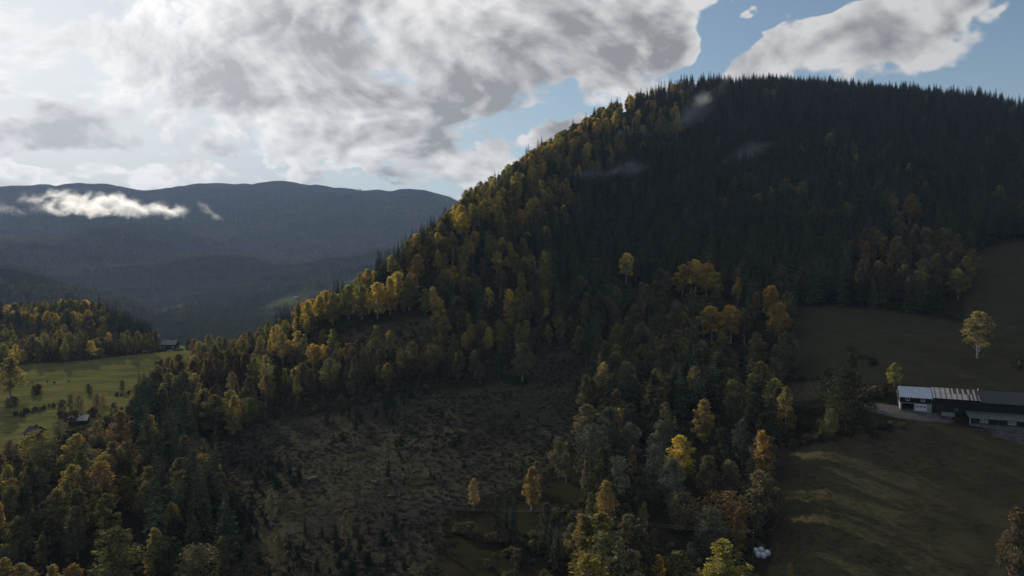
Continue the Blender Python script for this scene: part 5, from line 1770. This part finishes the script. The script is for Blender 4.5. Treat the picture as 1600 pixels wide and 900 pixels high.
for q in range(3):
    m = MB()
    for r_ in range(5):
        m.box(-.7 + r_ * .3, -.5 + r_ * .3, -.5, .5, .02 + q * .17, .05 + q * .17 + .08)
    m.box(-.7, .7, -.5, -.4, -.05 + q * .17, .018 + q * .17).box(-.7, .7, .4, .5, -.05 + q * .17, .018 + q * .17)
    m.build('pallet', M_CONC if q else M_WHITE, tp)

# wrapped bales by the pole
prof = [(0, -.62), (.45, -.62), (.60, -.55), (.66, -.40), (.675, 0), (.66, .40), (.60, .55), (.45, .62), (0, .62)]
bv, bf = [], []
for (r_, z_) in prof:
    for s in range(16):
        a = s * math.pi / 8
        w = 1 + .015 * math.sin(5 * a + z_ * 9)
        bv.append((r_ * w * math.cos(a), z_, r_ * w * math.sin(a)))
for i in range(len(prof) - 1):
    for s in range(16):
        bf.append((i * 16 + s, i * 16 + (s + 1) % 16, (i + 1) * 16 + (s + 1) % 16, (i + 1) * 16 + s))
BALE = mesh_np('wrapped_bale', bv, bf, smooth=True, mats=[M_WRAP])
for (px, py, dz, lab) in ((1181, 864, 0, 'white wrapped bale nearest the pole, rear left of the heap'), (1189.5, 864, .2, 'white wrapped bale in the middle of the rear row of the heap'),
                          (1199, 868, .1, 'white wrapped bale at the right end of the heap'), (1184.5, 870, 0, 'white wrapped bale front left in the heap'), (1192.5, 871.5, 0, 'white wrapped bale lowest and front right in the heap')):
    x, y, z = on_ground(px, py)
    o = put('wrapped_bale', BALE)
    o.location = (x, y, z + .55 + dz)
    o.rotation_euler = (0, 0, brnd.uniform(-.6, .6))
    tag(o, lab, 'bale', 'white wrapped bales by the pole')

# poles and their lines
TOPS = []
for (px, py, h, lab) in ((1177, 880, 8.0, 'utility pole standing beside the white bales'), (879, 842, 7.6, 'utility pole in the trees of the lower thicket'),
                         (621, 816, 6.0, 'thin utility pole standing in the clearing')):
    x, y, z = on_ground(px, py)
    o = bpy.data.objects.new('utility_pole', None)
    COL.objects.link(o)
    o.location = (x, y, z)
    o.rotation_euler = (0, 0, R(65))
    MB().tube((0, 0, -.8), (0, 0, h), .15, .10, 8).build('pole', M_POLE, o)
    MB().box(-.8, .8, -.06, .06, h - .62, h - .50).build('crossarm', M_POLE, o)
    for q in (-.7, .7):
        MB().tube((q, 0, h - .5), (q, 0, h - .28), .05, .035, 6).build('insulator', M_WHITE, o)
    tag(o, lab, 'utility pole', 'utility poles on the lower slope')
    ca, sa = math.cos(R(65)), math.sin(R(65))
    TOPS.append([Vector((x + q * ca, y + q * sa, z + h - .28)) for q in (-.7, .7)])
for i in range(2):
    for q in range(2):
        m = MB()
        a, b2 = TOPS[i][q], TOPS[i + 1][q]
        pts = [a.lerp(b2, t / 14) - Vector((0, 0, 1.2 * 4 * (t / 14) * (1 - t / 14))) for t in range(15)]
        for t in range(14):
            m.tube(pts[t], pts[t + 1], .022, .022, 4)
        o = m.build('power_line', M_STEEL)
        tag(o, ('upper-left' if q else 'front') + (' wire sagging between the bale pole and the thicket pole' if i == 0 else ' wire sagging between the thicket pole and the clearing pole'), 'wire', 'power lines')


# houses of the left side
def house(name, px, py, rot, L, Wd, eave, ridge, wall, roof, lab, wins=(), cat='house', lo=110, chim=True):
    x, y, z = on_ground(px, py, lo=lo, hi=1200 if lo < 1000 else 4000)
    o = bpy.data.objects.new(name, None)
    COL.objects.link(o)
    o.location = (x, y, z)
    o.rotation_euler = (0, 0, rot)

    shell(0, L, 0, Wd, -1.5, eave, ridge).build('wall', wall, o)
    rf = gable_roof(o, -.3, L + .3, 0, Wd, eave, ridge, roof, .5)
    if chim:
        MB().box(L * .6, L * .6 + .6, Wd / 2 - .3, Wd / 2 + .3, ridge - .4, ridge + .9).build('chimney', M_ROCK, rf)
    for (wx, wz, ww, wh) in wins:
        window(o, wx, wz, ww, wh)
    MB().box(L * .46, L * .46 + 1, -.05, .03, -.05, 2.0).build('door', M_BROWN, o)
    return tag(o, lab, cat)


house('house', 252, 546.5, R(8), 9.5, 7.5, 3.6, 6.4, M_TIMBER, M_GREENROOF, 'dark house with green-grey roof at the top of the meadow', ((2, 1.2, 1, 1.1), (7.6, 1.2, 1, 1.1)))
house('cabin', 107, 666, R(20), 6.5, 4.6, 2.2, 3.7, M_BROWN, M_LIGHT, 'small cabin with pale roof below the maroon bush', ((1.6, .9, .9, .9),), 'cabin')
house('house', 38, 694, R(-8), 4.4, 5.2, 4.3, 6.2, M_TIMBER, M_SLATE, 'narrow black house with white windows by the meadow road', ((1.0, 2.7, .8, 1.0), (3.4, 2.7, .8, 1.0), (1.0, .7, .8, 1.0)))
house('cabin', 322, 551, R(-10), 7, 5, 2.6, 4.6, M_TIMBER, M_SLATE, 'cabin with dark roof among trees right of the bright lawn', ((1.4, .9, .9, .9),), 'cabin')
house('cabin', 292, 590, R(12), 5.5, 4.5, 2.6, 4.4, M_BROWN, M_LIGHT, 'cabin with pale roof glimpsed between trees at the meadow corner', ((1.4, .9, .9, .9),), 'cabin')
house('farmhouse', 458, 466, R(5), 14, 10, 6, 10, M_WHITE, M_SLATE, 'tiny white farmhouse on the distant green farmland', ((3, 2, 1.6, 1.8), (10, 2, 1.6, 1.8)), 'farmhouse', 1100)
# pale stacked sheets on the meadow's upper edge
for (px, py, w_, lab) in ((228, 550, 5.5, 'pale low stack at the foot of the wood, left of the dark house'), (266, 549, 4.0, 'pale low stack right in front of the dark house')):
    x, y, z = on_ground(px, py)
    o = put('plank_stack', None) if False else bpy.data.objects.new('plank_stack', None)
    COL.objects.link(o)
    o.location, o.rotation_euler = (x, y, z), (0, 0, R(8))
    for q in range(3):
        MB().box(-w_ / 2 + q * .2, w_ / 2 - q * .3, -.8 + q * .1, .8 - q * .1, .02 + q * .32, .30 + q * .32).build('bundle', M_PLASTER, o)
    tag(o, lab, 'plank stack')

# the car on the meadow road
cx_, cy_, cz_ = on_ground(4, 743)
car = bpy.data.objects.new('car', None)
COL.objects.link(car)
car.location, car.rotation_euler = (cx_, cy_, cz_ + .02), (0, 0, R(15))
bd = [(-2.1, .35), (2.1, .35), (2.15, .62), (1.95, .88), (1.0, .96), (.45, 1.42), (-1.25, 1.45), (-1.95, .98), (-2.15, .8)]
m = MB()
k = len(bd)
m.v = [(x, -.82, z) for x, z in bd] + [(x, .82, z) for x, z in bd]
m.f = [tuple(range(k)), tuple(range(2 * k - 1, k - 1, -1))] + [(i, i + k, (i + 1) % k + k, (i + 1) % k) for i in range(k)]
m.build('body', M_CARP, car)
MB().box(-1.2, .35, -.84, -.815, 1.0, 1.32).build('side_window', M_GLASS, car)
MB().box(-1.2, .35, .815, .84, 1.0, 1.32).build('side_window', M_GLASS, car)
for x in (-1.3, 1.3):
    for y in (-.8, .8):
        wheel(car, x, y, .32, .32, .2)
for y in (-.6, .6):
    MB().box(2.08, 2.17, y - .16, y + .16, .62, .76).build('headlight', M_WHITE, car)
tag(car, 'dark car standing on the pale road at the left edge', 'car')
# ------------------------------------------------------------------ a label for every tree, bush, log
MARKS = [(1062, 720, 'broad pale yellow birch'), (1189, 700, 'bright yellow pasture-edge birch'), (1108, 830, 'rounded grey-green tree'), (1190, 866, 'white bales'),
         (1217, 500, 'yellow pasture-corner birch'), (1527, 520, 'lone yellow pasture birch'), (1450, 625, 'garage and barns'), (1322, 625, 'large dark farmyard tree'),
         (1090, 420, 'glowing mid-hill yellow crowns'), (1125, 508, 'pale yellow birch pair'), (978, 418, 'lone yellow mid-hill birch'), (442, 540, 'bright orange crest birch'),
         (147, 800, 'bright orange leaning birch'), (16, 590, 'yellow-green meadow-end tree'), (502, 590, 'two rounded olive trees'), (655, 565, 'wide olive tree pair'),
         (262, 530, 'dark meadow house'), (115, 655, 'large maroon bush'), (85, 890, 'bottom-edge orange crowns'), (1385, 400, 'pale orange forest-edge birches'),
         (740, 770, 'feathery orange clearing tree'), (682, 840, 'lone pointed clearing spruce'), (541, 825, 'faded brown clearing birch'), (925, 700, 'big grey-green thicket tree'),
         (990, 830, 'thicket spruce pair'), (350, 870, 'russet clearing-corner birch'), (605, 525, 'scrubby slope gap'), (487, 751, 'largest clearing boulder'),
         (500, 830, 'small spruce row'), (750, 588, 'russet birch atop the clearing'), (830, 765, 'orange-tipped clearing-edge birch'), (879, 822, 'thicket utility pole'),
         (282, 585, 'maroon meadow-corner tree'), (606, 590, 'yellow-green rim birch'), (240, 300, 'far mountain'), (1253, 298, 'yellow-green upper-hill crowns'), (424, 800, 'thin russet clearing birch'),
         (240, 690, 'spruce stand beside the clearing'), (300, 830, 'lower left spruce stand')]
HUE = {None: 'dark', 'yellow': 'yellow', 'lime': 'yellow-green', 'olive': 'olive', 'orange': 'orange', 'gold': 'dull golden', 'brown': 'russet', 'red': 'maroon', 'green': 'dull green', 'grey': 'grey-green'}
WORD = {'spruce_tree': 'spruce', 'spruce_sapling': 'young spruce', 'birch_tree': 'birch', 'broadleaf_tree': 'round-crowned tree', 'bush': 'bush'}
NTH = ['nearest', 'second nearest', 'third nearest', 'fourth nearest', 'fifth nearest', 'sixth nearest', 'seventh nearest', 'eighth nearest', 'ninth nearest', 'tenth nearest', 'eleventh nearest', 'twelfth nearest']
GROUPS = {'spruce_tree': 'spruces', 'spruce_sapling': 'young spruces', 'birch_tree': 'birches', 'broadleaf_tree': 'round-crowned trees', 'bush': 'bushes'}


def area(px, py):
    if bool(in_poly(px, py, CLEARING)): return 'in the clearing'
    if px > 1210 and py > 600: return 'round the farm and lower pasture'
    if px > 1210: return 'at the edge of the upper pasture'
    if px < 330: return 'in the lower left wood' if py > 640 else 'by the meadow'
    if py > 640 and px > 700: return 'in the lower thicket'
    if px < 900: return 'on the left slope'
    return 'on the middle of the hill'


def bearing(dx_, dy_):
    a = math.degrees(math.atan2(-dy_, dx_)) % 360
    return ['right of', 'above and right of', 'above', 'above and left of', 'left of', 'below and left of', 'below', 'below and right of'][int((a + 22.5) // 45) % 8]


by_key = {}
rows = []
for (o, kind, tint, h, px, py, dist, lab) in PLANTS:
    o['group'] = GROUPS[kind] + ' ' + area(px, py)
    if lab:
        continue
    hp = h * FOC / dist
    size = ('tall ' if hp > 70 else 'small ' if hp < 32 else '') if kind in ('spruce_tree', 'birch_tree') else ''
    rows.append((o, size + HUE[tint] + ' ' + WORD[kind] if kind != 'spruce_sapling' else ('larger ' if hp > 13 else 'tiny ') + 'young spruce', px, py - hp * .5))
for (o, what, px, py) in SPOTS:
    rows.append((o, what, px, py))
for (o, what, px, py) in rows:
    d, mx_, my_, nm = min(((mx - px) ** 2 + (my - py) ** 2, mx, my, n) for mx, my, n in MARKS)
    by_key.setdefault((what, bearing(px - mx_, py - my_), nm), []).append((d, o))
for (what, where, nm), lst in by_key.items():
    lst.sort(key=lambda q: q[0])
    for i, (d, o) in enumerate(lst):
        if len(lst) == 1:
            o['label'] = '%s %s the %s' % (what, where, nm)
        elif i < len(NTH):
            o['label'] = '%s %s the %s' % (NTH[i] + ' ' + what, where, nm)
        else:
            o['label'] = '%s %s the %s, %dth nearest' % (what, where, nm, i + 1)
# ------------------------------------------------------------------ cloud bank over the valley and mist on the hill
def vapour(name, label, cat, px, py, Y, wpx, hpx, tilt, dens, scale, seed, band=.34, shred=1.6, lo=0.0, hi=.5, deep=.5, aniso=.45):
    """a closed body of air whose density thins out in shreds towards its rim"""
    import bmesh
    z = z_at(py, Y)
    x = (px - CX) / FOC * (Y * TPC - z * TPS)
    bm = bmesh.new()
    bmesh.ops.create_icosphere(bm, subdivisions=3, radius=1)
    me = bpy.data.meshes.new(name)
    bm.to_mesh(me)
    bm.free()
    o = put(name, me)
    o.location = (x, Y, z)
    k = Y / FOC
    o.scale = (wpx * k / 2, wpx * k / 2 * deep, hpx * k / 2)
    o.rotation_euler = (0, R(tilt), -math.atan2(x, Y))
    m, n = material(name)
    t = n.new('ShaderNodeTexCoord')
    p = t.outputs['Object']
    asp = wpx / hpx
    q = n.vmath('ADD', n.vmath('MULTIPLY', p, (asp, asp * deep, 1.0)), (seed * 3.1, seed, 0))
    wob = n.vmath('SCALE', n.vmath('SUBTRACT', n.noise(q, scale * .5, 3, .55, out='Color'), (.5, .5, .5)), scale=1.1)
    f = n.noise(n.vmath('ADD', n.vmath('MULTIPLY', q, (.75, 1, 1)), wob), scale, 7, .66)
    sx = n.new('ShaderNodeSeparateXYZ')
    n.put(sx.inputs[0], p)
    sw = n.new('ShaderNodeSeparateXYZ')
    n.put(sw.inputs[0], wob)
    # a wavering band: thickest left of the middle, running out into shreds at both ends
    hgt = n.math('ABSOLUTE', n.math('ADD', sx.outputs[2], n.math('MULTIPLY', sw.outputs[2], .9)))
    thick_ = n.math('MULTIPLY', n.math('SUBTRACT', 1.0, n.math('POWER', n.math('ABSOLUTE', n.math('ADD', sx.outputs[0], .12)), 2.0)), band)
    core = n.math('SUBTRACT', thick_, hgt)
    g_ = n.math('ADD', core, n.math('MULTIPLY', n.math('SUBTRACT', f, .52), shred))
    ln = n.vmath('LENGTH', p, out=1)
    d = n.math('MULTIPLY', n.range(g_, lo, hi, 0, dens, smooth=True), n.range(ln, 1.0, .7, 0, 1, smooth=True))
    v = n.new('ShaderNodeVolumePrincipled')
    v.inputs['Color'].default_value = (.90, .94, 1.0, 1)
    v.inputs['Anisotropy'].default_value = aniso
    n.put(v.inputs['Density'], d)
    out = n.new('ShaderNodeOutputMaterial')
    n.t.links.new(v.outputs[0], out.inputs['Volume'])
    me.materials.append(m)
    return tag(o, label, cat, kind='stuff')


vapour('valley_cloud', 'long white cloud bank floating before the far mountain', 'cloud', 180, 322, 3900, 270, 100, 2, .020, 2.2, 1.7, .27, 1.9, 0.0, .5, .4, .62)
vapour('valley_cloud', 'small white cloud shred at the left edge before the mountain', 'cloud', -10, 322, 3900, 110, 70, 10, .010, 2.2, 4.2, .20, 1.7, 0.0, .6, .5, .6)
vapour('valley_cloud', 'tiny faint cloud shred right of the long cloud bank', 'cloud', 330, 332, 3900, 70, 60, 35, .008, 1.9, 7.9, .16, 1.6, 0.0, .6, .6, .6)
vapour('mist', 'thin mist streaming up from the trees near the crest', 'mist', 1085, 182, 750, 200, 130, -48, .14, 1.3, 2.3, .22, 1.5, 0.0, 1.5, .5)
vapour('mist', 'thin mist patch over the spruces on the left upper hill', 'mist', 942, 272, 590, 170, 90, -6, .15, 1.3, 5.1, .30, 1.4, 0.0, 1.5, .5)
vapour('mist', 'faint mist patch over the dark spruces mid upper hill', 'mist', 1165, 242, 670, 150, 110, -18, .12, 1.3, 9.4, .30, 1.4, 0.0, 1.5, .5)
vapour('mist', 'faint mist above the yellow trees near the crest', 'mist', 985, 215, 690, 150, 80, -24, .10, 1.3, 6.6, .26, 1.4, 0.0, 1.5, .5)
vapour('mist', 'faint mist at the right end of the crest', 'mist', 1590, 168, 860, 170, 80, 5, .07, 1.3, 3.3, .30, 1.4, 0.0, 1.5, .5)
# ------------------------------------------------------------------ the air
def haze_box():
    x0, x1, y0, y1, z0, z1 = -8600, 8600, -8600, 8600, float(GZ.min()) - 1.0, float(GZ.max()) + 25
    v = [(x, y, z) for z in (z0, z1) for y in (y0, y1) for x in (x0, x1)]
    f = [(0, 2, 3, 1), (4, 5, 7, 6), (0, 1, 5, 4), (2, 6, 7, 3), (0, 4, 6, 2), (1, 3, 7, 5)]
    m, n = material('haze')
    vol = n.new('ShaderNodeVolumePrincipled')
    vol.inputs['Color'].default_value = (0.44, 0.62, 0.96, 1)
    vol.inputs['Density'].default_value = 0.000068
    vol.inputs['Anisotropy'].default_value = 0.10
    out = n.new('ShaderNodeOutputMaterial')
    n.t.links.new(vol.outputs[0], out.inputs['Volume'])
    me = mesh_np('haze', v, f, mats=[m])
    tag(put('haze', me), 'pale blue haze filling the air over the whole valley', 'haze', kind='stuff')


haze_box()
